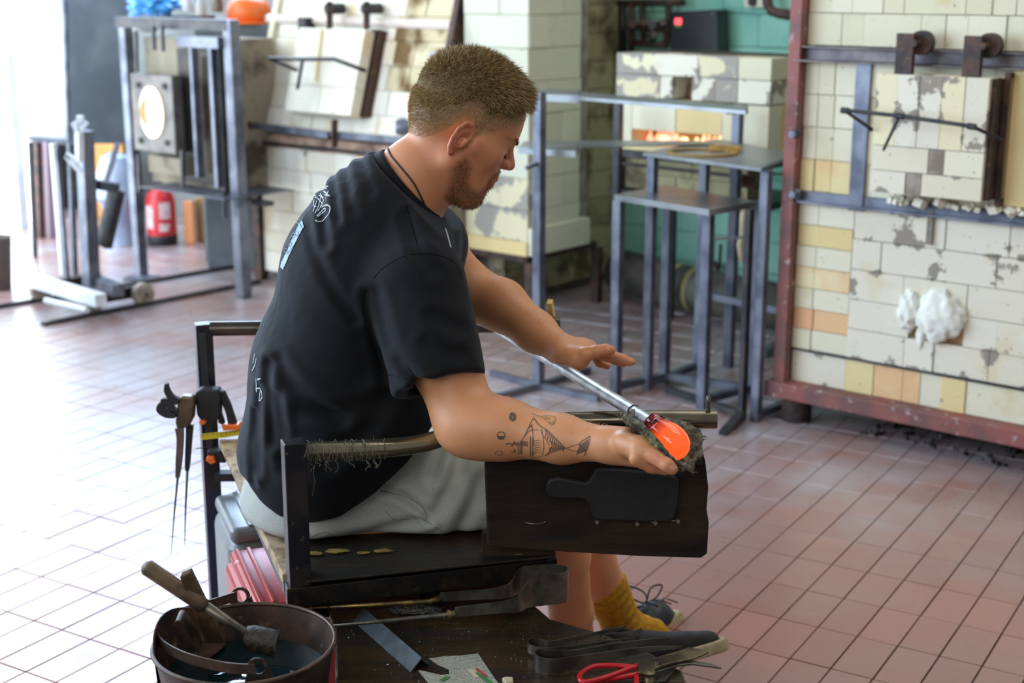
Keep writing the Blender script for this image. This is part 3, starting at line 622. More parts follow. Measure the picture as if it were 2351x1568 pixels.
g = G(); g.bar(onz(1703, 964), at(1722, 480, onz(1703, 964).y), .018, .03); g.bar(onz(1660, 1000), onz(1703, 964) + Z * .02, .03); g.bar(onz(1703, 964) + Z * .02, onz(1530, 905) + Z * .02, .022); tag(obj('floor_stand', g, m_steel_d), 'dark slanted steel stand between the two steel tables', 'stand')
g = G(); g.bar(onz(1750, 822) + Z * .02, onz(1795, 798) + Z * .02, .03); tag(obj('steel_bar', g, m_steel), 'short grey steel bar lying by the red foot of the right furnace', 'bar')
g = G(); g.bar(at(1632, 550, 4.9), at(1705, 545, 5.0), .008); tag(obj('thin_rod', g, m_white), 'thin white rod across the back legs of the tall table', 'rod')

# ================================================================== LEFT SIDE: GLORY HOLE FRAME
def yk(x, y): return onz(x, y).y
yL, yR = onz(325, 632), onz(560, 683)
gh = root('glory_hole', (yL + yR) / 2, 'steel framed reheating furnace glowing white through its round port, far left', 'furnace')
zt_ = at(550, 45, yR.y).z
for c, w in ((yL, .05), (yR, .055)):
    g = G(); g.bar(c, Vector((c.x, c.y, zt_)), w, up=V); obj('post', g, m_steel, gh, bevel=.003)
    g = G(); c2 = c + U * .45; g.bar(c2, Vector((c2.x, c2.y, zt_)), w, up=V); obj('post', g, m_steel_d, gh)
Gp = Plane(yL, (yR - yL)); GL = (yR - yL).length
g = G(); Gp.box(g, -.04, GL, zt_ - .05, zt_, -.03, .03); g.hexa([Gp.p(-.04, zt_ - .03, .0), Gp.p(.06, zt_ - .03, 0), Gp.p(.06, zt_ - .03, .5), Gp.p(-.04, zt_ - .03, .5)], [Gp.p(-.04, zt_, 0), Gp.p(.06, zt_, 0), Gp.p(.06, zt_, .5), Gp.p(-.04, zt_, .5)]); obj('top_beam', g, m_steel_d, gh)
def gbox(nm, x0, y0, x1, y1, o0, o1, mt, bev=0):
    a0, z1 = Gp.hit(x0, y0, o0); a1, z0 = Gp.hit(x1, y1, o0); g = G(); Gp.box(g, a0, a1, z0, z1, o0, o1); return obj(nm, g, mt, gh, bevel=bev)
m_ins = brick_mat('glazed_insulation', rgb(168, 158, 140), rgb(140, 130, 112), rgb(90, 80, 72), slo=.5)
gbox('insulated_housing', 330, 85, 520, 440, .08, .4, m_ins)
gbox('dark_cavity_panel', 405, 110, 525, 430, .05, .09, m_black_iron)
ff = gbox('front_plate', 298, 168, 404, 355, -.03, .03, M('pitted_plate', rgb(124, 118, 112), rgb(96, 92, 90), 10, .6, .2), .004)
gc = Gp.w(350, 258, -.035)
g = G(); g.lathe(gc, [(.001, 0), (.085, 0), (.085, .012), (.001, .012)], 32, Matrix.Rotation(math.atan2(Gp.d.y, Gp.d.x), 3, 'Z') @ Matrix.Rotation(1.5708, 3, 'X') @ Matrix.Scale(1.45, 3, (0, 1, 0))); obj('glowing_port', g, EM('white_hot_glow', (1, .93, .80, 1), 2.2), gh)
g = G(); cr = []; 
for t in range(-9, 10):
    th = math.radians(180 + t * 8); cr.append(gc - Gp.n * .03 + Gp.d * (.006 + math.cos(th) * .04) + Z * (math.sin(th) * .07) - Gp.d * .0)
g.ribbon(cr, [Gp.d * (.006 + .036 * math.cos(t / 9 * 1.5)) for t in range(-9, 10)], .006, Gp.n); obj('orange_crescent', g, EM('orange_glow', (1, .34, .01, 1), 1.0), gh)
for x, y in ((318, 195), (378, 198), (324, 322), (384, 328)):
    g = G(); c = Gp.w(x, y, -.03); g.cyl(c, c - Gp.n * .012, .014, 12); obj('bolt', g, m_black_iron, gh)
gbox('angle_iron', 432, 95, 455, 408, -.04, -.0, m_steel); gbox('angle_iron', 476, 90, 500, 432, -.04, -.0, m_steel)
gbox('angle_iron', 405, 82, 500, 112, -.05, -.0, m_steel); gbox('angle_iron', 500, 95, 516, 462, -.02, .02, m_steel_d)
gbox('white_insulation', 340, 356, 420, 405, -.02, .1, m_ins); gbox('ledge', 318, 430, 516, 458, -.12, .3, m_steel, .004)
gbox('lining_panel', 458, 130, 474, 400, .0, .04, m_ins); gbox('lining_panel', 503, 130, 525, 360, .03, .06, m_brick_g)
for x, a, b in ((312, 70, 165), (352, 60, 115), (372, 58, 118), (318, 355, 440), (418, 345, 430), (514, 440, 500)):
    g = G(); g.bar(Gp.w(x, a, -.06), Gp.w(x + 2, b, -.06), .014); obj('hanging_rod', g, m_steel_d, gh)
for y in (372, 462):
    g = G(); Gp.box(g, 0, 0, 0, 0, 0, 0); 
gbox('cross_bar', 545, 455, 610, 475, .05, .1, m_steel_d)
g = G(); g.bar(yR + U * .02, yR + V * .6 + Z * .03, .03); 
# stuff lying on top of the frame
lump('blue_bag', at(352, 10, yL.y + .25), (.13, .1, .055), M('blue_plastic', rgb(70, 160, 220), rgb(40, 120, 190), 20, .35), None, 4, .5, 2.5, 4)
tag(bpy.data.objects['blue_bag'], 'crumpled bright blue plastic bag on top of the glowing furnace', 'bag')
lump('white_rag', at(330, 62, yL.y + .1), (.07, .06, .03), m_white, None, 3, .4, 3, 2); tag(bpy.data.objects['white_rag'], 'crumpled white rag under the blue bag', 'rag')
for k, (x, y, col) in enumerate(((432, 12, rgb(200, 196, 206)), (462, 22, rgb(190, 186, 180)), (500, 14, rgb(110, 90, 70)))):
    g = G(); c = at(x, y + 14, yL.y + .2); g.lathe(c, [(.001, 0), (.028, 0), (.03, .05), (.014, .085), (.012, .12), (.001, .12)], 16)
    tag(obj('bottle', g, M('bottle_%s' % 'abc'[k], col, None, rough=.3), None, 'auto'), ['lilac white bottle beside the blue bag on top of the frame', 'grey bottle in the middle of the frame top', 'brown bottle nearest the orange tub'][k], 'bottle')
yo = 7.35
g = G(); c = at(572, 52, yo); g.lathe(c, [(.001, 0), (.10, 0), (.115, .05), (.10, .10), (.06, .125), (.001, .13)], 28); g.lathe(c + Z * .0, [(.10, -.006), (.13, -.006), (.13, .006), (.10, .006)], 28)
tag(obj('hard_hat', g, m_orange, None, True), 'orange safety helmet on the grey cabinet behind the post', 'helmet')
g = G(); c = at(580, 300, yo); g.box(Vector((c.x, c.y + .1, at(580, 54, yo).z / 2)), (.5, .4, at(580, 54, yo).z)); tag(obj('grey_cabinet', g, m_grey_panel, None, bevel=.01), 'tall grey metal cabinet between the glowing furnace and the leaning kiln', 'cabinet')
for y in (395, 425, 475, 560):
    pass

# panels
Yg = 8.0
g = G(); P = [at(148, -60, Yg), at(291, -60, Yg + .25), at(291, 330, Yg + .25), at(160, 330, Yg)]; g.prism(P, (0, .05, 0)); tag(obj('grey_screen', g, m_grey_panel), 'large grey felt screen hanging left of the glowing furnace', 'screen')
Yw = 7.3
g = G(); P = [at(36, -80, Yw), at(148, -80, Yw), at(160, 326, Yw), at(64, 318, Yw)]; g.prism(P, (0, .03, 0)); ws = tag(obj('white_board', g, m_white), 'white board lit by the doorway at the far left', 'board')
g = G(); g.bar(at(146, -80, Yw - .02), at(158, 326, Yw - .02), .02); g.bar(at(158, 326, Yw - .02), at(64, 318, Yw - .02), .02); obj('frame', g, m_steel, ws)
for k, (x0, x1, col) in enumerate(((64, 74, m_steel_d), (78, 96, m_rust), (100, 118, M('mauve_pipe', rgb(150, 130, 140))))):
    g = G(); b_ = onz(x0 + 30, 590 if k == 0 else 545); g.bar(Vector((at((x0 + x1) / 2 + 8, 540, b_.y).x, b_.y, 0)), at((x0 + x1) / 2, 325, b_.y), .05 if k else .02)
    tag(obj('metal_post', g, col), ['thin dark post nearest the bright doorway', 'rusty brown post under the white board', 'mauve post right of the rusty one'][k], 'post')
# ---- wheeled trolley with uprights
w1 = onz(209, 722); w2 = onz(330, 700)
ct = root('trolley', (w1 + w2) / 2, 'low white and black steel trolley with uprights on floor rails', 'trolley')
dq = (w2 - w1).normalized(); dn = Vector((-dq.y, dq.x, 0))
def wheel(c, nm='wheel'):
    g = G(); g.cyl(c - dn * .02, c + dn * .02, .052, 28); g.cyl(c - dn * .026, c + dn * .026, .02, 16); w = obj(nm, g, M('grey_wheel', rgb(176, 166, 150), rgb(140, 130, 118), 20, .5), ct, 'auto', bevel=.004)
    g = G(); g.cyl(c - dn * .03, c + dn * .03, .008, 10); obj('axle', g, m_steel_d, w)
wheel(w1 + Z * .052); wheel(w2 + Z * .052); wheel(onz(95, 690) + Z * .052 + dn * .0); wheel(w2 + (onz(95, 690) - w1) + Z * .052)
g = G(); g.bar(w1 + dn * .05 + Z * .06, w2 + dn * .05 + Z * .06, .05, .05); g.bar(onz(95, 690) + Z * .06, onz(215, 668) + Z * .06, .05); obj('axle_beam', g, m_black_iron, ct)
g = G(); g.bar(onz(70, 642, .11), onz(232, 690, .11), .055); obj('beam', g, m_white, ct, bevel=.002)
g = G(); g.bar(onz(70, 642, .11).lerp(onz(232, 690, .11), .3) + dq * .2, onz(272, 668, .11), .055); obj('beam', g, m_steel, ct, bevel=.002)
g = G(); g.cyl(onz(105, 690, .08), onz(200, 712, .08), .014, 12); obj('axle_rod', g, m_white, ct, 'auto')
up = at(190, 300, 0 + onz(207, 660).y); b0 = onz(210, 655, .1)
g = G(); g.bar(b0, at(194, 300, b0.y), .06, up=V); obj('upright', g, m_steel, ct, bevel=.002)
for x0, y0, x1, y1, w in ((146, 630, 122, 330, .025), (172, 632, 160, 330, .022), (155, 640, 130, 340, .018)):
    b1_ = onz(x0, y0, .1); g = G(); g.bar(b1_, at(x1, y1, b1_.y), w); obj('upright', g, m_white if x0 == 146 else m_steel, ct)
yf = b0.y - .05
g = G(); g.bar(at(182, 305, yf), at(168, 280, yf), .022); g.bar(at(182, 305, yf), at(198, 280, yf), .022); g.bar(at(182, 300, yf), at(183, 370, yf), .028); g.bar(at(180, 370, yf), at(152, 355, yf), .02); g.bar(at(152, 358, yf), at(185, 395, yf), .02); g.cyl(at(178, 276, yf), at(192, 276, yf), .022, 16); obj('yoke', g, m_white, ct, 'auto')
g = G(); g.bar(at(205, 420, yf + .1), at(272, 432, yf + .1), .04); g.bar(at(268, 435, yf + .1), at(238, 565, yf + .1), .075, .04); tag(obj('bent_bar', g, m_steel_d), 'dark bent steel bar right of the trolley uprights', 'bar')
# floor rails
g = G(); a, b = onz(98, 748), onz(596, 650); g.bar(a + Z * .008, b + Z * .008, .03, .016); tag(obj('floor_rail', g, m_steel_d), 'nearer steel rail on the floor under the trolley wheels', 'rail', 'floor rails')
g = G(); a, b = onz(-30, 712), onz(596, 605); g.bar(a + Z * .008, b + Z * .008, .03, .016); tag(obj('floor_rail', g, m_steel_d), 'farther steel rail on the floor behind the trolley', 'rail', 'floor rails')
g = G(); a, b = onz(290, 640), onz(362, 640); g.box(onz(325, 640) + Z * .004, (.16, .1, .008)); obj('foot_plate', g, m_steel, gh)
# ---- fire extinguisher
eb = onz(374, 560)
fe = root('fire_extinguisher', eb, 'red fire extinguisher with a black base standing under the glowing furnace', 'extinguisher')
sc = zc(eb.y, 0) / FP
g = G(); g.lathe(eb, [(.001, 0), (32 * sc, 0), (34 * sc, .01), (34 * sc, 22 * sc), (33 * sc, 24 * sc)], 28); obj('base_ring', g, m_rubber, fe, True)
g = G(); g.lathe(eb, [(33 * sc, 22 * sc), (33.5 * sc, 24 * sc), (33.5 * sc, 100 * sc), (28 * sc, 118 * sc), (12 * sc, 128 * sc), (8 * sc, 136 * sc), (.001, 136 * sc)], 28); obj('cylinder', g, M('red_enamel', rgb(200, 44, 52), None, rough=.3), fe, True)
g = G(); g.lathe(eb + Z * 132 * sc, [(.001, 0), (9 * sc, 0), (9 * sc, 14 * sc), (.001, 14 * sc)], 14); g.bar(eb + Z * 144 * sc, eb + Z * 150 * sc + Vector((.09, -.03, .0)), .02, .012); obj('valve_head', g, m_rubber, fe)
def patch(cx, r, a0, a1, z0, z1, c, mt, nm, par):
    g = G(); n = 6; vs = []
    for k in range(n + 1):
        t = a0 + (a1 - a0) * k / n
        for rr_ in (r, r + .0015):
            for zq in (z0, z1): vs.append(c + Vector((math.cos(t) * rr_, math.sin(t) * rr_, zq)))
    fs = []
    for k in range(n):
        o = k * 4; fs += [(o + 2, o + 6, o + 7, o + 3), (o, o + 1, o + 5, o + 4), (o + 1, o + 3, o + 7, o + 5), (o, o + 4, o + 6, o + 2)]
    g.add(vs, fs); return obj(nm, g, mt, par)
m_lab = M('white_label', rgb(226, 220, 220), rgb(206, 150, 150), 60, .5)
patch(0, 33.6 * sc, -2.6, -1.9, 40 * sc, 92 * sc, eb, m_lab, 'label', fe); patch(0, 33.6 * sc, -1.45, -.7, 62 * sc, 100 * sc, eb, m_lab, 'label', fe); patch(0, 33.6 * sc, -1.5, -.8, 34 * sc, 52 * sc, eb, m_lab, 'label', fe)
# ---- boards, boxes, hood behind
def crate(x0, y0, x1, y1, dpt, mt, nm, lab, cat, rz=0.):
    b_ = onz((x0 + x1) / 2, y1); zt__ = at((x0 + x1) / 2, y0, b_.y).z; w = (x1 - x0) * zc(b_.y, 0) / FP
    g = G(); g.box(Vector((b_.x, b_.y + dpt / 2, zt__ / 2)), (w, dpt, zt__), Matrix.Rotation(rz, 3, 'Z')); return tag(obj(nm, g, mt, None, bevel=.006), lab, cat)
crate(424, 462, 448, 560, .04, M('orange_board', rgb(226, 150, 96)), 'wooden_board', 'orange wooden board leaning beside the fire extinguisher', 'board')
crate(452, 455, 545, 556, .2, M('ochre_box', rgb(176, 138, 82), rgb(150, 112, 64), 6), 'wooden_crate', 'ochre wooden crate low under the glowing furnace', 'crate')
crate(505, 522, 600, 562, .12, M('pinkish_stone', rgb(190, 172, 168), rgb(160, 144, 140), 6), 'stone_block', 'pinkish stone block in front of the wooden crate', 'stone')
crate(219, 328, 292, 500, .1, M('honey_plywood', rgb(232, 168, 92), rgb(214, 148, 80), 3), 'plywood_sheet', 'honey coloured plywood sheet standing under the grey screen', 'board')
crate(552, 400, 610, 490, .2, M('tan_carton', rgb(180, 140, 90)), 'cardboard_carton', 'tan cardboard carton in the gap left of the leaning kiln', 'carton')
g = G(); b_ = onz(278, 560); s2 = zc(b_.y, 0) / FP
g.lathe(Vector((b_.x, b_.y, 0)), [(.001, 0), (38 * s2, 0), (36 * s2, 90 * s2), (52 * s2, 110 * s2), (48 * s2, 150 * s2), (30 * s2, 200 * s2), (.001, 215 * s2)], 28); tag(obj('metal_hood', g, M('pale_blue_metal', rgb(176, 190, 214), rgb(146, 158, 184), 4, .4, .3), None, 'auto'), 'pale bluish metal drum with a rounded hood behind the trolley', 'drum')
g = G(); g.bar(at(270, 330, 7.4), at(240, 428, 7.4), .05, .02); tag(obj('steel_strip', g, m_steel), 'slanted steel strip in front of the plywood sheet', 'strip')
# ---- bucket at the far left
bb = onz(2, 664); s3 = zc(bb.y, .1) / FP
bu = root('plastic_bucket', bb, 'grey brown bucket cut off by the left edge of the picture', 'bucket')
g = G(); g.lathe(bb, [(.001, 0), (24 * s3, 0), (33 * s3, 120 * s3), (35 * s3, 122 * s3), (33 * s3, 124 * s3), (31 * s3, 118 * s3), (23 * s3, 6 * s3), (.001, 6 * s3)], 28); obj('body', g, M('grey_brown_plastic', rgb(128, 112, 104), rgb(104, 92, 88), 6, .6), bu, True)
# ================================================================== GLASSBLOWER'S BENCH
br = root('glassblowing_bench', (-.1, 2.65, 0), 'dark steel framed glassblowing bench with pipe arms and a plywood seat', 'bench')
BR = math.radians(20); Bx = Vector((math.cos(BR), math.sin(BR), 0)); By = Vector((-math.sin(BR), math.cos(BR), 0)); rB = Matrix.Rotation(BR, 3, 'Z')
pn = at(673, 1012, 2.215); pf = at(466, 742, 3.02)
def vpost(top, z0, w, par, mt=m_black_iron, nm='post', rot=rB):
    g = G(); g.box(Vector((top.x, top.y, (top.z + z0) / 2)), (w, w, top.z - z0), rot); return obj(nm, g, mt, par, bevel=.002)
m_post = M('worn_dark_steel', rgb(58, 52, 52), rgb(36, 36, 42), 12, .38, .4, .3, 150, c3=rgb(120, 100, 84), s3=46, lo3=.63, hi3=.72)
m_bluepost = M('navy_painted_steel', rgb(44, 50, 78), rgb(60, 52, 56), 5, .4, .3, .15, 150, c3=rgb(90, 78, 70), s3=40, lo3=.64, hi3=.74)
vpost(pn, .43, .036, br, m_post); vpost(pf, 0, .036, br, m_bluepost)
g = G(); g.box(Vector((pn.x, pn.y, .215)), (.03, .03, .43), rB); obj('leg', g, m_post, br)
pr_ = at(1190, 1000, 2.40); vpost(Vector((pr_.x, pr_.y, .70)), 0, .034, br, m_post)
pq = at(960, 750, 3.02); vpost(Vector((pq.x, pq.y, .70)), 0, .034, br, m_post)
# far arm rail, near arm rail
m_arm = M('oily_steel_tube', rgb(90, 82, 74), rgb(60, 56, 52), 9, .3, .75, .1, 150)
m_arm2 = M('brassy_steel_tube', rgb(150, 142, 118), rgb(96, 92, 80), 6, .2, .85, .06, 120)
g = G(); g.tube([at(484, 755, 3.02), at(1286, 745, 3.02)], .0165, 20); obj('arm_rail', g, m_arm, br, 'auto')
def smooth_path(P, n=8):
    P = [Vector(p) for p in P]; out = []
    for i in range(len(P) - 1):
        p0, p1, p2, p3 = P[max(i - 1, 0)], P[i], P[i + 1], P[min(i + 2, len(P) - 1)]
        for k in range(n):
            t = k / n; out.append(.5 * ((2 * p1) + (p2 - p0) * t + (2 * p0 - 5 * p1 + 4 * p2 - p3) * t * t + (3 * p1 - p0 - 3 * p2 + p3) * t ** 3))
    return out + [P[-1]]
nr = smooth_path([at(696, 1036, 2.22), at(860, 1030, 2.25), at(960, 1020, 2.28), at(1020, 1003, 2.30), at(1090, 980, 2.33), at(1160, 972, 2.35), at(1350, 966, 2.34), at(1500, 963, 2.32), at(1646, 963, 2.31)], 8)
g = G(); g.tube(nr, .0158, 24); obj('arm_rail', g, m_arm2, br, 'auto')
g = G(); a = at(1268, 728, 3.02); g.bar(a, at(1262, 692, 3.0), .011, .016); obj('stop_pin', g, M('brass', rgb(196, 160, 90), rgb(150, 120, 70), 20, .35, .8), br, bevel=.001)
g = G(); g.tube([at(1626, 950, 2.31), at(1626, 914, 2.31), at(1626, 909, 2.31)], [.0042, .0042, .002], 12); obj('stop_pin', g, m_bare, br, True)
# thread wound round the near arm
m_thread = M('grey_green_thread', rgb(132, 132, 110), rgb(96, 98, 82), 60, .9)
g = G(); rt = random.Random(3); o0 = nr[0]; 
for k in range(58):
    i = rt.uniform(0, 9.5); p = nr[int(i)].lerp(nr[int(i) + 1], i % 1); q = p + Bx * rt.uniform(-.018, .018); pts = []
    a0 = rt.uniform(0, 2); 
    for t in range(9):
        an = a0 + t / 8 * rt.uniform(2.5, 5); c = p.lerp(q, t / 8); rr_ = .0168 + rt.uniform(0, .003)
        pts.append(c + Z * math.cos(an) * rr_ - Vector((-.1, 1, 0)) * math.sin(an) * rr_ + Bx * rt.uniform(-.003, .003))
    g.tube(pts, .00055, 4)
for k in range(14):
    i = rt.uniform(1, 9.5); p = nr[int(i)] - Z * .015 - Vector((0, .012, 0)); L = rt.uniform(.006, .02) if k else .06
    if not k: p = nr[2] - Z * .015 - Vector((0, .012, 0))
    pts = [p]
    for t in range(7): pts.append(pts[-1] + Vector((rt.uniform(-.003, .0035), rt.uniform(-.002, .002), -L / 7)))
    g.tube(pts, .0006, 4)
stuff(obj('wound_thread', g, m_thread, br))
# seat
m_ply = M('plywood_edge', rgb(176, 156, 124), rgb(120, 98, 70), 30, .7)
m_plytop = M('pale_seat_plywood', rgb(168, 156, 132), rgb(140, 128, 106), 10, .7)
g = G(); P = [onz(x, y, .478) for x, y in ((648, 1318), (1235, 1262), (1150, 990), (503, 1008))]; g.hexa([p - Z * .018 for p in P], P); obj('seat_board', g, m_ply, br, bevel=.002)
g = G(); P = [onz(x, y, .484) for x, y in ((703, 1334), (1272, 1276), (1262, 1205), (700, 1210))]; g.hexa([p - Z * .0055 for p in P], P); sp = obj('seat_plank', g, m_burnt, br, bevel=.002)
g = G()
for x, y, s in ((716, 1272, .012), (770, 1266, .014), (880, 1265, .01), (835, 1270, .008), (1190, 1270, .009)):
    c = onz(x, y, .486); pts = [c + Vector((math.cos(t) * s * 1.6, math.sin(t) * s * .7, 0)) * rt.uniform(.7, 1.2) for t in [k * 6.283 / 9 for k in range(9)]]; g.prism(pts, Z * .0015)
stuff(obj('yellow_chips', g, M('yellow_wax', rgb(150, 128, 56), rgb(110, 90, 40), 60, .6), br))
# front frame tube and stubs
fA, fB = onz(657, 1368, .452), onz(1274, 1297, .452)
g = G(); g.bar(fA, fB, .03, .036); obj('frame_tube', g, m_black_iron, br, bevel=.002)
g = G(); g.bar(onz(662, 1350, .436), onz(518, 1026, .436), .014, .03); obj('frame_tube', g, m_bluepost, br, bevel=.002)
for x, y in ((738, 1396), (980, 1362), (1214, 1322)):
    c = onz(x, y - 4, .428); g = G(); w = .013; L = Vector((0, .30, 0)); 
    for dx, dz, sx, sz in ((-w, 0, .002, .028), (w, 0, .002, .028), (0, w, .028, .002), (0, -w, .028, .002)): g.bar(c + Vector((dx, -.012, dz)), c + Vector((dx, .3, dz)), sx, sz)
    obj('cross_tube', g, m_black_iron, br)
    g = G(); g.box(c + Vector((0, .02, 0)), (.023, .01, .023)); obj('tube_core', g, m_rubber, br)
# support strut on the far post
g = G(); a = at(494, 1092, 3.0); g.bar(a, a + Vector((.05, 0, 0)), .028, .018, up=(0, 0, 1)); obj('bracket', g, m_rubber, br)
# ---- side board with hanging paddle
Pb = Plane(at(1120, 1255, 2.262), Vector((.995, .06, 0)))
bd = [(1112, 1036), (1120, 1256), (1300, 1268), (1470, 1278), (1610, 1282), (1624, 1272), (1628, 1200), (1623, 1170), (1627, 1120), (1620, 1060), (1612, 1030), (1600, 1006), (1586, 998), (1480, 1000)]
g = G(); P = [Pb.w(x, y) for x, y in bd]; g.prism(P, Pb.n * .028)
sb = obj('side_board', g, m_board, br, bevel=.003)
g = G(); P = [Pb.w(x, y, .0) for x, y in ((1110, 1240), (1276, 1250), (1280, 1300), (1262, 1304), (1255, 1296), (1108, 1296))]; g.prism([p + Pb.n * .03 for p in P], Pb.n * .02); obj('ledger', g, m_board, br)
pd = root('paddle', Pb.w(1400, 1140), 'black wooden paddle with a holed handle hanging on the charred board', 'paddle')
pp = [(1256, 1110), (1264, 1101), (1280, 1098), (1310, 1104), (1342, 1110), (1354, 1104), (1361, 1090), (1366, 1080), (1376, 1077), (1440, 1080), (1500, 1086), (1552, 1094), (1560, 1104), (1556, 1150), (1548, 1190), (1535, 1197), (1480, 1198), (1378, 1194), (1362, 1188), (1356, 1176), (1352, 1158), (1344, 1148), (1330, 1145), (1280, 1145), (1262, 1141), (1254, 1130)]
m_pad = M('sooty_dark_paddle', rgb(38, 41, 44), rgb(30, 32, 35), 10, .55, 0, .15, 90, c3=rgb(56, 50, 44), s3=14, lo3=.64, hi3=.8)
g = G(); g.prism([Pb.w(x, y, -.016) for x, y in pp], Pb.n * .015); obj('blade', g, m_pad, pd, bevel=.003)
g = G(); c = Pb.w(1275, 1120, -.017); g.cyl(c, c + Pb.n * .004, .0042, 16); obj('hang_hole', g, m_rubber, pd)
m_nail = M('nail_steel', rgb(190, 180, 160), None, rough=.3, metal=.9)
for x, y, l in ((1370, 1197, 0), (1462, 1201, 0), (1504, 1199, -8), (1556, 1195, -14)):
    g = G(); c = Pb.w(x, y, -.018); g.cyl(c, c - Pb.n * .006, .0032, 12); 
    if l: g.bar(c, Pb.w(x + l, y, -.016), .0015)
    obj('nail', g, m_nail, br)
g = G(); g.tube([Pb.w(1228 + 26 * math.cos(t), 1195 + 8 * math.sin(t), -.004) for t in [.3 + k * .25 for k in range(11)]], .0009, 5); obj('wire_hook', g, m_nail, br)
# ---- clamp on the far post
cl = root('bar_clamp', at(480, 925, 2.98), 'black bar clamp with orange pads fixed to the far left bench post', 'clamp')
g = G(); g.bar(at(464, 766, 2.985), at(484, 1060, 2.985), .014, .006, up=(0, 1, 0)); obj('bar', g, m_rubber, cl)
yc = 2.97
def flat(name, pts, Y, th, mt, par, bev=.002): g = G(); g.prism([at(x, y, Y) for x, y in pts], (0, th, 0)); return obj(name, g, mt, par, bevel=bev)
flat('body', [(447, 902), (462, 893), (500, 896), (506, 912), (504, 955), (498, 968), (462, 966), (452, 955)], yc - .02, .035, m_rubber, cl, .004)
flat('handle', [(500, 897), (514, 900), (528, 930), (543, 975), (536, 983), (524, 980), (518, 950), (508, 925), (507, 950), (516, 978), (500, 972)], yc - .012, .018, m_rubber, cl, .003)
flat('orange_pad', [(508, 975), (548, 976), (552, 986), (512, 990)], yc - .02, .03, m_orange, cl); flat('orange_pad', [(457, 966), (470, 967), (470, 976), (458, 975)], yc - .03, .03, m_orange, cl)
flat('jaw', [(474, 1038), (504, 1036), (520, 1052), (518, 1064), (480, 1062)], yc - .02, .03, m_rubber, cl, .003)
flat('orange_pad', [(474, 1050), (490, 1052), (496, 1062), (484, 1067), (472, 1058)], yc - .035, .02, m_orange, cl)
# ---- steel wire and tape measure strip
g = G(); q = [at(463, 1003, 2.93), at(520, 997, 2.96), at(575, 988, 2.98)]; g.ribbon(q, Z * .0125 + Vector((0, .004, 0)), .001, (0, 1, 0)); tr = obj('tape_rule', g, M('yellow_tape', rgb(230, 214, 40), None, rough=.5)); tag(tr, 'short yellow measuring tape lying across the plywood by the clamp', 'tape measure')
g = G()
for k in range(22):
    p = q[0].lerp(q[2], k / 22); h = .006 if k % 2 else .003; g.bar(p + Z * .006 + Vector((0, -.0022, 0)), p + Z * (.006 - h) + Vector((0, -.003, 0)), .0008)
obj('tick_marks', stuff and g, m_rubber, tr); stuff(bpy.data.objects['tick_marks'])
g = G(); g.bar(at(450, 1030, 2.94), at(560, 1020, 3.0), .0015); tag(obj('thin_wire', g, m_rubber), 'thin dark wire crossing the far left bench post', 'wire')
# ---- jacks hanging
jk = root('hanging_jacks', at(425, 920, 2.95), 'steel glassblowing jacks hanging from the clamp with two thin points', 'tongs')
yj = 2.93
flat('spring_band', [(408, 918), (416, 910), (440, 912), (446, 920), (442, 962), (432, 982), (406, 985), (402, 972)], yj, .03, M('bronze_steel', rgb(120, 108, 84), rgb(90, 80, 64), 14, .4, .6), jk, .004)
def strip(px, Y, w, th, mt, par, nm):
    pts = smooth_path([at(x, y, Y) for x, y in px], 4); n = len(pts); wv = []
    for i in range(n):
        t = (pts[min(i + 1, n - 1)] - pts[max(i - 1, 0)]).normalized(); f = i / (n - 1)
        ww = np.interp(f, np.linspace(0, 1, len(w)), w); wv.append(t.cross(Vector((0, 1, 0))).normalized() * ww)
    g = G(); g.ribbon(pts, wv, th, (0, 1, 0)); return obj(nm, g, mt, par)
strip([(383, 880), (384, 896), (394, 912), (410, 922)], yj, [.006, .012, .014, .016], .012, m_rubber, jk, 'grip')
strip([(372, 925), (370, 938), (384, 948), (404, 952)], yj, [.01, .02, .02, .012], .012, m_rubber, jk, 'grip'); strip([(370, 920), (384, 922), (398, 940), (408, 945)], yj, [.008, .016, .012, .01], .012, m_rubber, jk, 'grip')
strip([(412, 982), (414, 1010), (411, 1060), (408, 1096)], yj, [.018, .014, .013, .008], .01, M('mauve_steel', rgb(112, 96, 94), rgb(80, 74, 76), 12, .4, .5), jk, 'blade')
strip([(436, 975), (434, 1010), (431, 1060), (430, 1080)], yj + .02, [.016, .013, .011, .007], .01, m_rubber, jk, 'blade')
g = G(); g.tube([at(408, 1095, yj), at(400, 1180, yj), at(393, 1273, yj)], [.0028, .0018, .0007], 8); g.tube([at(430, 1080, yj + .02), at(426, 1170, yj + .02), at(424, 1252, yj + .02)], [.003, .002, .0008], 8); obj('points', g, m_steel_d, jk, True)
# ---- grey case and red toolbox under the seat
gb = root('grey_case', (-.53, 2.86, 0), 'silver grey moulded plastic case under the bench seat', 'case')
m_gp = M('silver_grey_plastic', rgb(116, 124, 126), rgb(104, 110, 114), 6, .35)
g = G(); g.box((-.53, 2.885, .16), (.20, .24, .32), rB); obj('body', g, m_gp, gb, bevel=.03, seg=4)
g = G(); g.box((-.53, 2.885, .332), (.19, .23, .035), rB); obj('lid', g, m_gp, gb, bevel=.014, seg=3)
for dx in (-.05, -.02, .01): g = G(); g.box(Vector((-.53, 2.885, .351)) + Bx * dx, (.012, .21, .006), rB); obj('lid_rib', g, m_gp, gb, bevel=.002)
rx = root('red_toolbox', (-.44, 2.53, 0), 'red metal toolbox with painted highlights on its ribs beside the grey case', 'toolbox')
m_rd = M('red_metal_with_highlights', rgb(164, 46, 50), rgb(176, 70, 74), 5, .3, .1, .1, 60, c3=rgb(236, 190, 196), s3=16, lo3=.66, hi3=.72)  # pink highlights painted into the red as noise patches
cR = Vector((-.432, 2.60, 0))
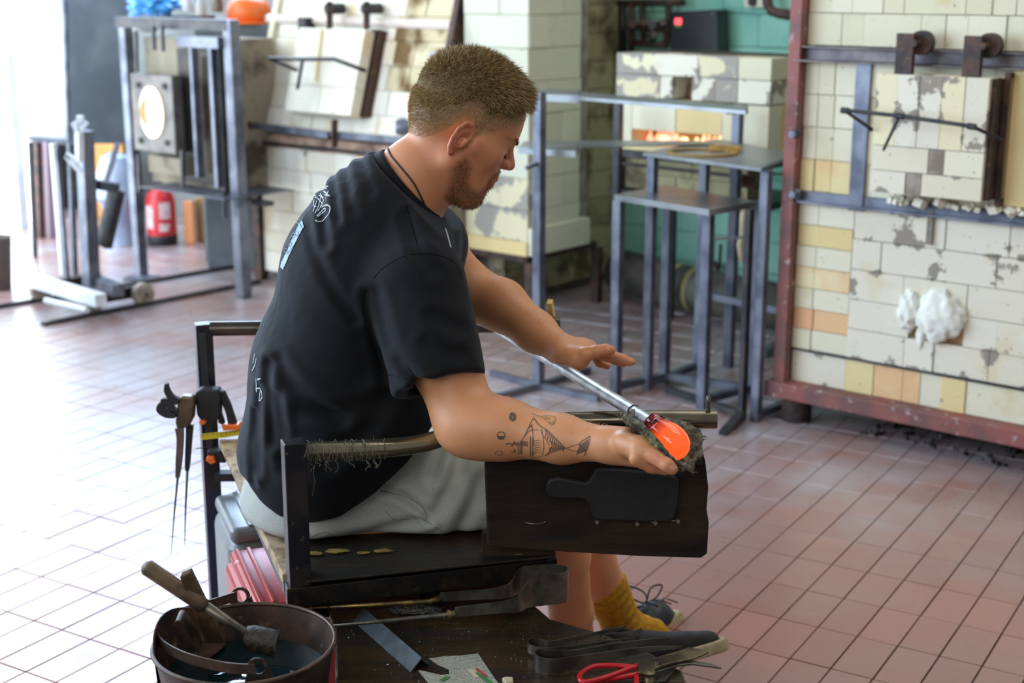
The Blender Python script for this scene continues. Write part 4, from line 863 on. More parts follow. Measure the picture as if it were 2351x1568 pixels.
g = G(); g.box(cR + Z * .15, (.22, .30, .30), rB); obj('body', g, m_rd, rx, bevel=.012)
g = G(); g.box(cR + Z * .312, (.20, .29, .024), rB); obj('lid', g, m_rd, rx, bevel=.008)
for dx in (-.085, -.062): g = G(); g.box(cR + Bx * dx + Z * .326, (.008, .28, .006), rB); obj('lid_rib', g, m_rd, rx, bevel=.002)
m_cb = M('oily_cardboard', rgb(134, 122, 108), rgb(110, 98, 86), 14, .8)
for k in range(3):
    g = G(); c = cR + Bx * (.03 + .004 * k) + Z * (.3275 + .005 * k) + By * (-.03 - .006 * k); g.box(c, (.10, .20, .0045), Matrix.Rotation(BR + .02 * k, 3, 'Z'))
    tag(obj('cardboard_sheet', g, m_cb), ['lowest', 'middle', 'topmost'][k] + ' stained cardboard sheet stacked on the red toolbox', 'cardboard', 'cardboard sheets on the red toolbox')

# ================================================================== LOW TOOL TABLE
ZT = .40
tp = root('tool_table', (.05, 2.05, 0), 'wet scorched plank table in the foreground holding the tools', 'table')
poly = [(735, 1372), (1000, 1330), (1100, 1300), (1142, 1312), (1185, 1352), (1264, 1420), (1356, 1446), (1470, 1486), (1567, 1540), (1600, 1625), (1610, 1760), (770, 1760), (770, 1560), (768, 1440)]
m_wet = M('wet_scorched_plank', rgb(34, 29, 24), rgb(60, 47, 30), 7, .34, 0, .8, 60, c3=rgb(92, 84, 62), s3=22, lo3=.62, hi3=.76, r2=.14, stretch=(.55, 2.4, 1))
P = [onz(x, y, ZT) for x, y in poly]
g = G(); g.prism([p - Z * .05 for p in P], Z * .05); tpo = obj('table_top', g, m_wet, tp, bevel=.004)
for x, y in ((-.2, 2.1), (-.2, 1.85), (.22, 1.85), (.1, 2.25)): g = G(); g.bar((x, y, 0), (x, y, ZT - .05), .045); obj('leg', g, m_burnt, tp)
# wet sparkle chips
g = G(); rt = random.Random(11); NG = 0
ins = [(onz(x, y, ZT)) for x, y in [(rt.uniform(800, 1540), rt.uniform(1345, 1566)) for _ in range(700)]]
def inside(p, poly):
    c = False; j = len(poly) - 1
    for i in range(len(poly)):
        if (poly[i].y > p.y) != (poly[j].y > p.y) and p.x < (poly[j].x - poly[i].x) * (p.y - poly[i].y) / (poly[j].y - poly[i].y) + poly[i].x: c = not c
        j = i
    return c
for p in ins:
    if inside(p, P):
        r = rt.uniform(.0006, .0017); g.box(p + Z * r * .4, (r * rt.uniform(1, 2.5), r * rt.uniform(1, 2), r), Matrix.Rotation(rt.uniform(0, 3), 3, (rt.random(), rt.random(), 1)))
stuff(obj('glass_crumbs', g, M('wet_grit', rgb(84, 80, 72), rgb(30, 30, 30), 300, .15), tp))
# angle iron
an = G(); a, b = onz(835, 1405, ZT + .012), onz(968, 1520, ZT + .012); d = (b - a).normalized(); s = d.cross(Z).normalized()
an.hexa([a - s * .02 - Z * .012, a + Z * .008, a + Z * .0045 , a - s * .02 - Z * .0155 + s * .003], [b - s * .02 - Z * .012, b + Z * .008, b + Z * .0045, b - s * .02 - Z * .0155 + s * .003])
an.hexa([a + s * .02 - Z * .012, a + Z * .008, a + Z * .0045, a + s * .017 - Z * .012], [b + s * .02 - Z * .012, b + Z * .008, b + Z * .0045, b + s * .017 - Z * .012])
tag(obj('angle_iron', an, M('bluish_black_iron', rgb(44, 52, 58), rgb(62, 70, 76), 40, .5, .2, .8, 220)), 'length of bluish black angle iron lying on the wet table', 'metal bar')

# ---- block tongs (big tweezers with sheet-metal spring)
def tweezer(name, label, spring, armA, armB, w, th, mt, zb, grp=None):
    r0 = root(name, onz(spring[0][0], spring[0][1], zb), label, 'tweezers', grp)
    return r0
m_tw = M('blackened_spring_steel', rgb(122, 118, 106), rgb(80, 76, 70), 16, .4, .7, .1, 120, c3=rgb(104, 84, 58), s3=40, lo3=.62, hi3=.74)
def bow(r0, nm, px, zs, hgt, th, mt, n=5, wprof=None):
    """upright steel strip following floor-plan px path at heights zs; hgt = strip height profile"""
    pts = smooth_path([onz(x, y, z) for (x, y), z in zip(px, zs)], n); m = len(pts); wv = []; nv = []
    for i in range(m):
        t = (pts[min(i + 1, m - 1)] - pts[max(i - 1, 0)]); t.z = 0; t.normalize(); h = np.interp(i / (m - 1), np.linspace(0, 1, len(hgt)), hgt)
        wv.append(Z * float(h)); nv.append(t.cross(Z))
    g = G(); g.ribbon(pts, wv, th, nv); return obj(nm, g, mt, r0, 'auto')
bt = root('large_jacks', onz(1210, 1400, ZT), 'large steel jacks with a broad sheet metal spring, on the table', 'jacks')
zt1 = ZT + .028
bow(bt, 'spring', [(1045, 1405), (1150, 1394), (1190, 1386), (1212, 1364), (1240, 1356), (1290, 1350), (1303, 1342), (1296, 1333), (1260, 1330), (1205, 1331), (1185, 1340), (1168, 1356), (1120, 1364), (1010, 1370)], [zt1 + .012] * 14, [.017, .02, .03, .05, .056, .056, .056, .056, .056, .052, .04, .026, .018, .015], .0028, m_tw, 6)
m_br = M('brass_rod', rgb(164, 140, 84), rgb(110, 96, 66), 40, .35, .8)
g = G(); g.tube([onz(1045, 1410, zt1 + .008), onz(1030, 1411, zt1 + .008), onz(900, 1424, zt1 + .008), onz(698, 1443, zt1 + .004)], [.0075, .0042, .0038, .0012], 10); obj('blade', g, m_tw, bt, True)
g = G(); g.tube([onz(1012, 1374, zt1 + .008), onz(985, 1381, zt1 + .008), onz(850, 1389, zt1 + .006), onz(700, 1396, zt1 + .002)], [.006, .0042, .0036, .0012], 10); obj('blade', g, m_br, bt, True)
g = G(); c = onz(1033, 1411, zt1 + .008); g.cyl(c, c - Bx * .004, .0085, 12); obj('brass_collar', g, m_br, bt)
lump('wet_sponge', onz(955, 1400, ZT + .008), (.045, .012, .007), M('wet_black_fibre', rgb(40, 40, 38), rgb(90, 90, 86), 200, .2, 0, .8, 300), None, 4, .4, 5, 8); tag(bpy.data.objects['wet_sponge'], 'wet glistening black clump lying under the large jacks', 'clump')
# ---- two smaller tweezers
t1 = root('tweezers', onz(1230, 1490, ZT), 'smaller dark steel tweezers with pointed ends near the yellow sock', 'tweezers', 'tweezers on the tool table')
z1 = ZT + .013
bow(t1, 'spring', [(1440, 1466), (1300, 1488), (1243, 1494), (1222, 1492), (1212, 1485), (1218, 1478), (1238, 1476), (1262, 1480), (1300, 1470), (1400, 1448), (1438, 1438)], [z1 + .01, z1 + .006, z1, z1, z1, z1, z1, z1, z1 + .002, z1 + .012, z1 + .016], [.002, .007, .013, .016, .017, .017, .015, .012, .009, .006, .002], .0018, m_tw, 6)
t2 = root('tweezers', onz(1260, 1540, ZT), 'larger dark steel tweezers with rounded bow beside the red shears', 'tweezers', 'tweezers on the tool table')
bow(t2, 'spring', [(1566, 1486), (1480, 1492), (1330, 1518), (1275, 1530), (1240, 1528), (1228, 1518), (1240, 1508), (1268, 1508), (1330, 1502), (1450, 1478), (1540, 1466)], [z1 + .014, z1 + .01, z1 + .004, z1 + .002, z1, z1, z1, z1, z1 + .002, z1 + .008, z1 + .014], [.003, .010, .020, .026, .03, .032, .028, .024, .018, .010, .003], .002, m_tw, 6)
# ---- red handled shears
sh = root('red_shears', onz(1500, 1525, ZT), 'red handled tin shears at the right corner of the tool table', 'shears')
m_rh = M('red_dipped_handle', rgb(190, 30, 38), None, rough=.25); zs = ZT + .014
def rod(px, z, r, mt, nm, par, n=10): g = G(); g.tube(smooth_path([onz(x, y, z) for x, y in px], 5), r, n); return obj(nm, g, mt, par, True)
rod([(1462, 1532), (1410, 1528), (1365, 1530), (1336, 1545), (1331, 1558), (1345, 1566), (1400, 1552), (1462, 1528)], zs + .006, .0042, m_rh, 'handle', sh)
rod([(1478, 1545), (1420, 1556), (1360, 1566), (1345, 1585), (1400, 1600), (1455, 1590), (1462, 1550)], zs, .0042, m_rh, 'handle', sh)
m_sh = M('tarnished_brass_steel', rgb(126, 116, 84), rgb(84, 78, 62), 20, .35, .6, .1, 100)
def plate(px, z, th, mt, nm, par, bev=.001): g = G(); g.prism([onz(x, y, z) for x, y in px], Z * th); return obj(nm, g, mt, par, bevel=bev)
plate([(1462, 1534), (1485, 1520), (1500, 1522), (1512, 1512), (1545, 1506), (1580, 1490), (1600, 1494), (1628, 1500), (1612, 1508), (1590, 1516), (1560, 1522), (1520, 1532), (1495, 1545), (1466, 1550)], zs + .002, .004, m_sh, 'blade', sh)
plate([(1480, 1541), (1510, 1530), (1545, 1520), (1590, 1521), (1630, 1527), (1657, 1537), (1628, 1533), (1590, 1528), (1552, 1532), (1518, 1545), (1482, 1550)], zs - .004, .004, m_tw, 'blade', sh)
g = G(); c = onz(1513, 1522, zs + .006); g.cyl(c, c + Z * .004, .007, 16); obj('pivot_screw', g, m_bare, sh, 'auto')
rod([(1545, 1527), (1570, 1510), (1600, 1500)], zs - .004, .003, m_sh, 'spring', sh)
g = G(); c = onz(1488, 1561, ZT + .006); g.lathe(c, [(.001, 0), (.010, 0), (.006, .006), (.011, .014), (.001, .016)], 18); obj('knob', g, m_sh, sh, 'auto')
plate([(1510, 1568), (1528, 1568), (1560, 1525), (1552, 1522)], ZT + .002, .004, m_tw, 'lower_blade', sh)
# ---- newspapers
m_np = N('newsprint'); p = m_np.pos(); mp = m_np.n('ShaderNodeMapping'); mp.inputs['Rotation'].default_value = (0, 0, -.15); m_np.l(p, mp.inputs[0])
sx = m_np.n('ShaderNodeSeparateXYZ'); m_np.l(mp.outputs[0], sx.inputs[0]); ln = m_np.math('SINE', m_np.math('MULTIPLY', sx.outputs[1], 1500))
tx = m_np.math('MULTIPLY', m_np.ramp(ln, .0, .3), m_np.ramp(m_np.noise(p, 700, 1), .42, .5)); m_np.col(m_np.mix(tx, rgb(168, 168, 152), rgb(74, 74, 70))); m_np.b.inputs['Roughness'].default_value = .8; m_np = m_np.m
nw = root('newspaper', onz(1080, 1540, ZT), 'torn sheet of damp newspaper with green and red print on the table', 'newspaper')
plate([(985, 1513), (1003, 1526), (1030, 1538), (1032, 1548), (1010, 1552), (985, 1545), (960, 1540), (1000, 1590), (1160, 1590), (1135, 1558), (1098, 1502), (1060, 1506), (1020, 1508)], ZT + .001, .0012, m_np, 'page', nw, 0)
plate([(965, 1540), (1035, 1556), (1100, 1548), (1150, 1575), (1150, 1600), (1010, 1600)], ZT + .0024, .001, m_np, 'page', nw, 0)
plate([(1008, 1561), (1016, 1565), (1034, 1556), (1027, 1552)], ZT + .004, .0004, M('green_print', rgb(60, 120, 60)), 'printed_band', nw, 0); plate([(1090, 1545), (1098, 1545), (1140, 1572), (1134, 1580)], ZT + .004, .0004, bpy.data.materials['green_print'], 'printed_band', nw, 0)
plate([(1092, 1535), (1097, 1535), (1118, 1552), (1112, 1553)], ZT + .004, .0004, M('red_print', rgb(180, 50, 44)), 'printed_band', nw, 0)
plate([(1072, 1538), (1086, 1536), (1106, 1554), (1090, 1556)], ZT + .0038, .0004, M('pale_print', rgb(196, 180, 150)), 'printed_block', nw, 0)
plate([(1152, 1566), (1160, 1563), (1178, 1564), (1179, 1575), (1160, 1578)], ZT + .001, .008, M('pale_cork', rgb(190, 178, 144)), 'cork_piece', None, .002); tag(bpy.data.objects['cork_piece'], 'small pale cork block beside the newspaper at the bottom edge', 'cork')

# ================================================================== WATER BUCKET AND ITS TOOLS
ZR = .47; bc = onz(562, 1474, ZR); Rb = 205 / FP * zc(bc.y, ZR)
m_bk = M('rusty_galvanised_iron', rgb(96, 74, 62), rgb(62, 52, 46), 12, .45, .4, .3, 90, c3=rgb(150, 122, 98), s3=40, lo3=.6, hi3=.74)
bk = root('water_bucket', (bc.x, bc.y, .19), 'rusty metal bucket of dark water with tools standing in it', 'bucket')
b0 = Vector((bc.x, bc.y, .19)); hb = ZR - .19
g = G(); g.lathe(b0, [(.001, 0), (Rb * .7, 0), (Rb * .97, hb - .02), (Rb * 1.0, hb - .006), (Rb * 1.012, hb), (Rb * .995, hb + .002), (Rb * .97, hb - .012), (Rb * .68, .006), (.001, .006)], 64); obj('pail', g, m_bk, bk, 'auto')
g = G(); g.tube([b0 + Vector((math.cos(t) * Rb * 1.005, math.sin(t) * Rb * 1.005, hb)) for t in [k * 6.2832 / 64 for k in range(65)]], .0035, 8, False); obj('rim', g, m_bk, bk, True)
wk = N('water_teal_reflection'); wk.col(rgb(8, 34, 38)); wk.b.inputs['Roughness'].default_value = .03; wk.b.inputs['Specular IOR Level'].default_value = .6; wk.bump(wk.noise(wk.pos(), 30, 2), .12, .0015)  # teal of the wall's reflection put into the water colour
g = G(); zw = hb - .055; rw = Rb * .92; g.lathe(b0, [(.001, zw), (rw * .5, zw), (rw, zw), (rw, zw - .004), (.001, zw - .004)], 48); tag(obj('water', g, wk.m), 'dark water with a painted teal reflection in the rusty foreground bucket', 'water')
for x, y, sgn in ((552, 1368, 1), (592, 1532, -1)):
    c = onz(x, y, ZR + .012); g = G(); n = 14; vs = []
    g.ribbon([c + Vector((math.cos(t) * .013, 0, math.sin(t) * .013)) for t in [k * 6.2832 / 14 for k in range(15)]], Vector((0, .003, 0)), .005, [Vector((math.cos(t), 0, math.sin(t))) for t in [k * 6.2832 / 14 for k in range(15)]])
    g.prism([c + Vector((-.024, 0, -.034)), c + Vector((.026, 0, -.034)), c + Vector((.017, 0, .0)), c + Vector((.011, 0, -.012)), c + Vector((-.011, 0, -.012)), c + Vector((-.015, 0, -.006))], Vector((0, .0025, 0))); obj('ear', g, m_bk, bk)
# bail resting round the rim on the left
pts = smooth_path([onz(545, 1368, ZR + .014), onz(480, 1388, ZR + .012), onz(410, 1410, ZR + .008), onz(366, 1446, ZR + .006), onz(372, 1478, ZR + .004), onz(430, 1510, ZR + .003), onz(520, 1532, ZR + .006), onz(586, 1536, ZR + .012)], 8)
ct_ = Vector((bc.x, bc.y, 0)); g = G(); g.ribbon(pts, Z * .016, .0028, [(Vector((p.x, p.y, 0)) - ct_).normalized() for p in pts]); obj('bail', g, m_bk, bk, 'auto')
# stand for the bucket
cs = root('bucket_crate', (bc.x, bc.y, 0), 'wooden crate under the water bucket', 'crate')
for k in range(5): g = G(); g.box((bc.x - .14 + .07 * k, bc.y, .18), (.06, .32, .018)); obj('slat', g, m_burnt, cs)
for dx in (-.13, .13):
    for dy in (-.13, .13): g = G(); g.bar((bc.x + dx, bc.y + dy, 0), (bc.x + dx, bc.y + dy, .171), .035); obj('leg', g, m_burnt, cs)
# ladle-like block: long wooden handle
m_wh = M('dirty_brown_handle', rgb(112, 92, 68), rgb(76, 62, 48), 20, .5, 0, .2, 90)
ld = root('block_tool', onz(600, 1470, ZR), 'wooden handled block resting across the bucket with a wet black cup', 'tool')
yb = bc.y
a, b, c = at(330, 1297, yb - .02), at(450, 1378, yb), at(565, 1452, yb + .02)
g = G(); g.tube([a, a.lerp(b, .06), b, at(470, 1392, yb)], [.006, .0125, .0118, .011], 16); obj('handle', g, m_wh, ld, True)
g = G(); g.tube([at(465, 1388, yb), c, at(585, 1468, yb + .02)], [.0085, .0065, .006], 12); obj('shank', g, m_tw, ld, True)
ax = (at(638, 1480, yb + .02) - at(560, 1462, yb + .02)).normalized(); c0 = at(562, 1462, yb + .02); Rm = ax.to_track_quat('Z', 'X').to_matrix()
g = G(); g.lathe(c0, [(.001, 0), (.017, .0), (.021, .01), (.022, .05), (.018, .05), (.016, .014), (.001, .012)], 28, Rm); obj('cup', g, M('wet_black_wood', rgb(28, 27, 25), rgb(60, 52, 44), 120, .15, 0, .8, 250), ld, 'auto')
# flat bar
fb = root('flat_bar', onz(470, 1470, ZR - .05), 'flat brown steel bar standing in the bucket', 'bar')
g = G(); P = [at(x, y, yb + dy) for x, y, dy in ((412, 1326, -.03), (437, 1315, -.02), (516, 1478, .05), (473, 1478, .05))]; g.prism(P, Vector((.0, .012, .004))); obj('bar', g, m_wh, fb, bevel=.002)
# curved sheet scoop at left, with strap
sc_ = root('sheet_scoop', onz(420, 1450, ZR), 'curved rusty sheet metal scoop leaning inside the bucket left side', 'scoop')
g = G(); m = 12; vs = []; fs = []
for i in range(m + 1):
    t = i / m; ang = math.radians(200 - 75 * t)
    for j, (rr_, zz_) in enumerate(((Rb * .96, ZR - .085), (Rb * 1.0, ZR + .0 + .03 * math.sin(t * 3.14)), (Rb * .985, ZR + .0 + .03 * math.sin(t * 3.14)), (Rb * .94, ZR - .085))): vs.append(Vector((bc.x + math.cos(ang) * rr_, bc.y + math.sin(ang) * rr_ * .98, zz_)))
for i in range(m):
    for j in range(4): fs.append((i * 4 + j, (i + 1) * 4 + j, (i + 1) * 4 + (j + 1) % 4, i * 4 + (j + 1) % 4))
g.add(vs, fs); obj('bowl', g, m_rust, sc_, 'auto')
pts = smooth_path([at(404, 1425, yb), at(412, 1412, yb), at(428, 1425, yb), at(460, 1488, yb + .02)], 5); g = G(); g.ribbon(pts, Vector((0, .028, .004)), .002, [Vector((.9, 0, .4))] * len(pts)); obj('strap', g, m_bk, sc_, 'auto')
plate([(470, 1470), (512, 1462), (518, 1482), (500, 1498), (470, 1520), (440, 1510)], ZR - .05, .002, m_bk, 'wedge_plate', sc_, 0)

# ================================================================== BLOWPIPE, HOT GLASS, PAD
pA, pB = at(1096, 726, 3.08), at(1494, 968, 2.135)
bp = root('blowpipe', pB, 'bright steel blowpipe lying across both bench arms', 'blowpipe')
m_pipe = M('brushed_pipe_steel', rgb(196, 198, 202), rgb(160, 162, 166), 40, .42, .8, .03, 300)
pc = pA.lerp(pB, .93); g = G(); g.tube([pA, pc], [.0104, .0108], 24); obj('tube', g, m_pipe, bp, 'auto')
g = G(); g.tube([pc, pB], [.0098, .0100], 24); obj('nose', g, m_pipe, bp, 'auto')
g = G(); g.cyl(pc - (pB - pA).normalized() * .002, pc + (pB - pA).normalized() * .001, .0112, 24); obj('joint_ring', g, m_steel_d, bp)
gk = N('molten_glass'); p = gk.pos(); q0 = pB; gd = (at(1562, 1030, 2.10) - pB); gl = gd.length; gd.normalize()
dt = gk.n('ShaderNodeVectorMath', operation='DOT_PRODUCT'); sb_ = gk.n('ShaderNodeVectorMath', operation='SUBTRACT'); gk.l(p, sb_.inputs[0]); sb_.inputs[1].default_value = pB; gk.l(sb_.outputs[0], dt.inputs[0]); dt.inputs[1].default_value = gd
f = gk.ramp(dt.outputs['Value'], .004, .034); gk.col(rgb(120, 16, 14)); gk.l(gk.mix(f, (.25, .006, .006, 1), (1, .115, .018, 1)), gk.b.inputs['Emission Color']); gk.l(gk.ramp(f, 0, 1, .15, .95), gk.b.inputs['Emission Strength'])
gk.b.inputs['Roughness'].default_value = .03; gk.b.inputs['Specular IOR Level'].default_value = .8
gg = root('hot_glass', pB, 'glowing orange gather of molten glass on the end of the blowpipe', 'glass')
Rg = gd.to_track_quat('Z', 'X').to_matrix()
def gprof(s=1): return [(.001, -.004), (.0105, -.004), (.0115, .0), (.0165, .008), (.0205, .016), (.0240, .026), (.0265, .036), (.0270, .046), (.0250, .057), (.0200, .067), (.0120, .074), (.001, .077)]
g = G(); pr2 = gprof(); zs_ = np.linspace(0, len(pr2) - 1, 40); g.lathe(pB - Z * .002, [(float(np.interp(z, range(len(pr2)), [q[0] for q in pr2])), float(np.interp(z, range(len(pr2)), [q[1] for q in pr2]))) for z in zs_], 40, Rg); gob = obj('gather', g, gk.m, gg, True)
sbm = gob.modifiers.new('s', 'SUBSURF'); sbm.levels = 1; sbm.render_levels = 1
gl_ = N('clear_collar'); gl_.b.inputs['Transmission Weight'].default_value = 1; gl_.b.inputs['Roughness'].default_value = .02; gl_.col(rgb(200, 90, 90))
g = G(); g.lathe(pB + Z * .003, [(.0125, -.003), (.0165, .002), (.0175, .008), (.0185, .013), (.015, .014), (.0118, -.001)], 32, Rg); obj('clear_collar', g, gl_.m, gg, True)
# pad of folded wet newspaper
m_padp = M('charred_wet_newspaper', rgb(58, 56, 46), rgb(124, 122, 98), 60, .7, 0, 1, 160, lo=.46, hi=.62, c3=rgb(150, 146, 96), s3=26, lo3=.62, hi3=.72)
near = smooth_path([at(1420, 952, 2.12), at(1468, 984, 2.080), at(1506, 1024, 2.055), at(1544, 1064, 2.05), at(1592, 1084, 2.065)], 8)
mid = smooth_path([at(1440, 975, 2.15), at(1490, 1005, 2.135), at(1530, 1045, 2.12), at(1565, 1075, 2.12), at(1592, 1072, 2.125)], 8)
far = smooth_path([at(1446, 946, 2.19), at(1520, 964, 2.20), at(1576, 974, 2.19), at(1612, 996, 2.175), at(1606, 1056, 2.15)], 8)
g = G(); nn = len(near); mm = 10; vs = []; fs = []
for i in range(nn):
    for j in range(mm + 1):
        t = j / mm; p = near[i] * (1 - t) ** 2 + (mid[i] * 2 - (near[i] + far[i]) * .5) * 2 * t * (1 - t) + far[i] * t * t
        vs.append(p + Vector((0, 0, 1)) * .0025 * noise.noise(p * 90) + Vector((1, 0, 0)) * .002 * noise.noise(p * 70 + Vector((5, 0, 0))))
for i in range(nn - 1):
    for j in range(mm): a = i * (mm + 1) + j; fs.append((a, a + 1, a + mm + 2, a + mm + 1))
g.add(vs, fs); pdo = obj('newspaper_pad', g, m_padp, None, True); sm = pdo.modifiers.new('t', 'SOLIDIFY'); sm.thickness = .011; sm.offset = -1
sm2 = pdo.modifiers.new('s', 'SUBSURF'); sm2.levels = 2; sm2.render_levels = 2
tx_ = bpy.data.textures.new('n', 'CLOUDS'); tx_.noise_scale = .008; dm_ = pdo.modifiers.new('d', 'DISPLACE'); dm_.texture = tx_; dm_.strength = .006; dm_.mid_level = .5
tag(pdo, 'charred wet newspaper pad cupped in the near hand under the glass', 'pad')
g = G(); rt = random.Random(5)
for k in range(170):
    i = rt.randrange(nn); j = rt.choice([0, 0, mm, mm, rt.randrange(mm)]); p = vs[i * (mm + 1) + j]; d = Vector((rt.uniform(-1, 1), rt.uniform(-1, .3), rt.uniform(-1, .6))).normalized(); L = rt.uniform(.003, .009)
    g.tube([p, p + d * L * .5, p + d * L + Vector((rt.uniform(-1, 1), 0, rt.uniform(-1, 1))) * .002], [.0007, .0006, .0003], 4)
stuff(obj('frayed_fibres', g, m_padp, pdo))
# ================================================================== PERSON (signed distance bodies meshed with surface nets)
def A(x, y, Y): return np.array(at(x, y, Y)[:], dtype=np.float64)
def smin(a, b, k):
    h = np.clip(.5 + .5 * (b - a) / k, 0, 1); return b * (1 - h) + a * h - k * h * (1 - h)
def smax(a, b, k): return -smin(-a, -b, k)
def cone(P, a, b, ra, rb):
    ab = b - a; t = np.clip(((P - a) @ ab) / (ab @ ab), 0, 1); return np.linalg.norm(P - a - t[:, None] * ab, axis=1) - (ra + (rb - ra) * t)
def chain(P, pts, rs, k=.01):
    d = None
    for i in range(len(pts) - 1):
        e = cone(P, pts[i], pts[i + 1], rs[i], rs[i + 1]); d = e if d is None else smin(d, e, k)
    return d
def ell(P, c, r, R=None):
    q = P - c
    if R is not None: q = q @ R
    r = np.array(r); k0 = np.linalg.norm(q / r, axis=1); k1 = np.linalg.norm(q / r ** 2, axis=1) + 1e-9; return k0 * (k0 - 1) / k1
def boxed(P, lo, hi, f, far=.3):
    m = np.all((P > lo) & (P < hi), axis=1); d = np.full(len(P), far)
    if m.any(): d[m] = f(P[m])
    return d
def sdf_mesh(f, lo, hi, h, B=8, lip=1.25):
    lo = np.array(lo, float); hi = np.array(hi, float); n = np.ceil((hi - lo) / (h * B)).astype(int)
    I = np.stack(np.meshgrid(*[np.arange(k) for k in n], indexing='ij'), -1).reshape(-1, 3)
    d = f(lo + (I + .5) * B * h); I = I[np.abs(d) < .87 * B * h * lip + h]
    o = np.stack(np.meshgrid(*[np.arange(B + 1)] * 3, indexing='ij'), -1).reshape(-1, 3)
    D = np.empty((len(I), (B + 1) ** 3), np.float32)
    for s in range(0, len(I), 400):
        G_ = (I[s:s + 400, None, :] * B + o[None]).reshape(-1, 3); D[s:s + 400] = f(lo + G_ * h).reshape(-1, (B + 1) ** 3)
    D = D.reshape(-1, B + 1, B + 1, B + 1); NY, NZ = (n[1] + 1) * B + 2, (n[2] + 1) * B + 2
    def cid(c): return ((c[..., 0] + 1) * NY + c[..., 1] + 1) * NZ + c[..., 2] + 1
    cor = [(x, y, z) for x in (0, 1) for y in (0, 1) for z in (0, 1)]
    sg = D < 0; cnt = sum(sg[:, x:x + B, y:y + B, z:z + B].astype(np.int8) for x, y, z in cor)
    b, i, j, k = np.nonzero((cnt > 0) & (cnt < 8)); val = np.stack([D[b, i + x, j + y, k + z] for x, y, z in cor], 1)
    acc = np.zeros((len(b), 3)); w = np.zeros(len(b)); ca = np.array(cor, float)
    for p in range(8):
        for q in range(p + 1, 8):
            if np.abs(ca[p] - ca[q]).sum() != 1: continue
            m = (val[:, p] < 0) != (val[:, q] < 0); t = val[m, p] / (val[m, p] - val[m, q]); acc[m] += ca[p] + (ca[q] - ca[p]) * t[:, None]; w[m] += 1
    cell = np.stack([I[b, 0] * B + i, I[b, 1] * B + j, I[b, 2] * B + k], 1); ids = cid(cell); V_ = lo + (cell + acc / w[:, None]) * h
    order = np.argsort(ids); ids = ids[order]; V_ = V_[order]; F_ = []
    for a in range(3):
        bb, cc_ = (a + 1) % 3, (a + 2) % 3; e = [0, 0, 0]; e[a] = 1
        s0 = sg[:, :B, :B, :B]; s1 = sg[:, e[0]:e[0] + B, e[1]:e[1] + B, e[2]:e[2] + B]
        b, i, j, k = np.nonzero(s0 != s1); g0 = np.stack([I[b, 0] * B + i, I[b, 1] * B + j, I[b, 2] * B + k], 1); inside0 = s0[b, i, j, k]
        quads = []
        for db, dc in ((0, 0), (1, 0), (1, 1), (0, 1)):
            c = g0.copy(); c[:, bb] -= db; c[:, cc_] -= dc; quads.append(cid(c))
        Q = np.stack(quads, 1); pos = np.clip(np.searchsorted(ids, Q), 0, len(ids) - 1); ok = np.all(ids[pos] == Q, 1)
        pos = pos[ok]; fl = ~inside0[ok]; pos[fl] = pos[fl][:, ::-1]; F_.append(pos)
    return V_, np.concatenate(F_)
def npmesh(name, Vv, Ff, mat, parent=None, cols=None, sm=2):
    # light Laplacian smoothing removes grid stepping
    E_ = np.concatenate([Ff[:, [0, 1]], Ff[:, [1, 2]], Ff[:, [2, 3]], Ff[:, [3, 0]]]); 
    for _ in range(sm):
        s = np.zeros_like(Vv); c = np.zeros(len(Vv)); np.add.at(s, E_[:, 0], Vv[E_[:, 1]]); np.add.at(s, E_[:, 1], Vv[E_[:, 0]]); np.add.at(c, E_[:, 0], 1); np.add.at(c, E_[:, 1], 1)
        Vv = Vv * .5 + .5 * s / np.maximum(c, 1)[:, None]
    me = bpy.data.meshes.new(name); Mx = ORG[parent.name] if parent is not None else Matrix.Identity(4)
    off = np.array(Mx.translation[:]); n = len(Vv); me.vertices.add(n); me.vertices.foreach_set('co', (Vv - off).astype(np.float32).ravel())
    me.loops.add(len(Ff) * 4); me.loops.foreach_set('vertex_index', Ff.astype(np.int32).ravel()); me.polygons.add(len(Ff))
    me.polygons.foreach_set('loop_start', np.arange(0, len(Ff) * 4, 4, dtype=np.int32)); me.polygons.foreach_set('use_smooth', np.ones(len(Ff), bool)); me.update(calc_edges=True); me.validate()
    me.materials.append(mat)
    if cols is not None:
        a = me.color_attributes.new('Col', 'FLOAT_COLOR', 'POINT'); c = np.ones((n, 4), np.float32); c[:, :3] = cols(Vv); a.data.foreach_set('color', c.ravel())
    o = bpy.data.objects.new(name, me); link(o, parent, Mx); return o, Vv
YC = 2.55
def seg2(P, pl):
    d = np.full(len(P), 9.)
    for i in range(len(pl) - 1):
        a, b = pl[i], pl[i + 1]; ab = b - a; t = np.clip(((P - a) @ ab) / (ab @ ab), 0, 1); d = np.minimum(d, np.linalg.norm(P - a - t[:, None] * ab, axis=1))
    return d
man = root('person', (-.1, 2.6, 0), 'man in a black t-shirt and grey shorts sitting on the bench, rolling a blowpipe', 'person')
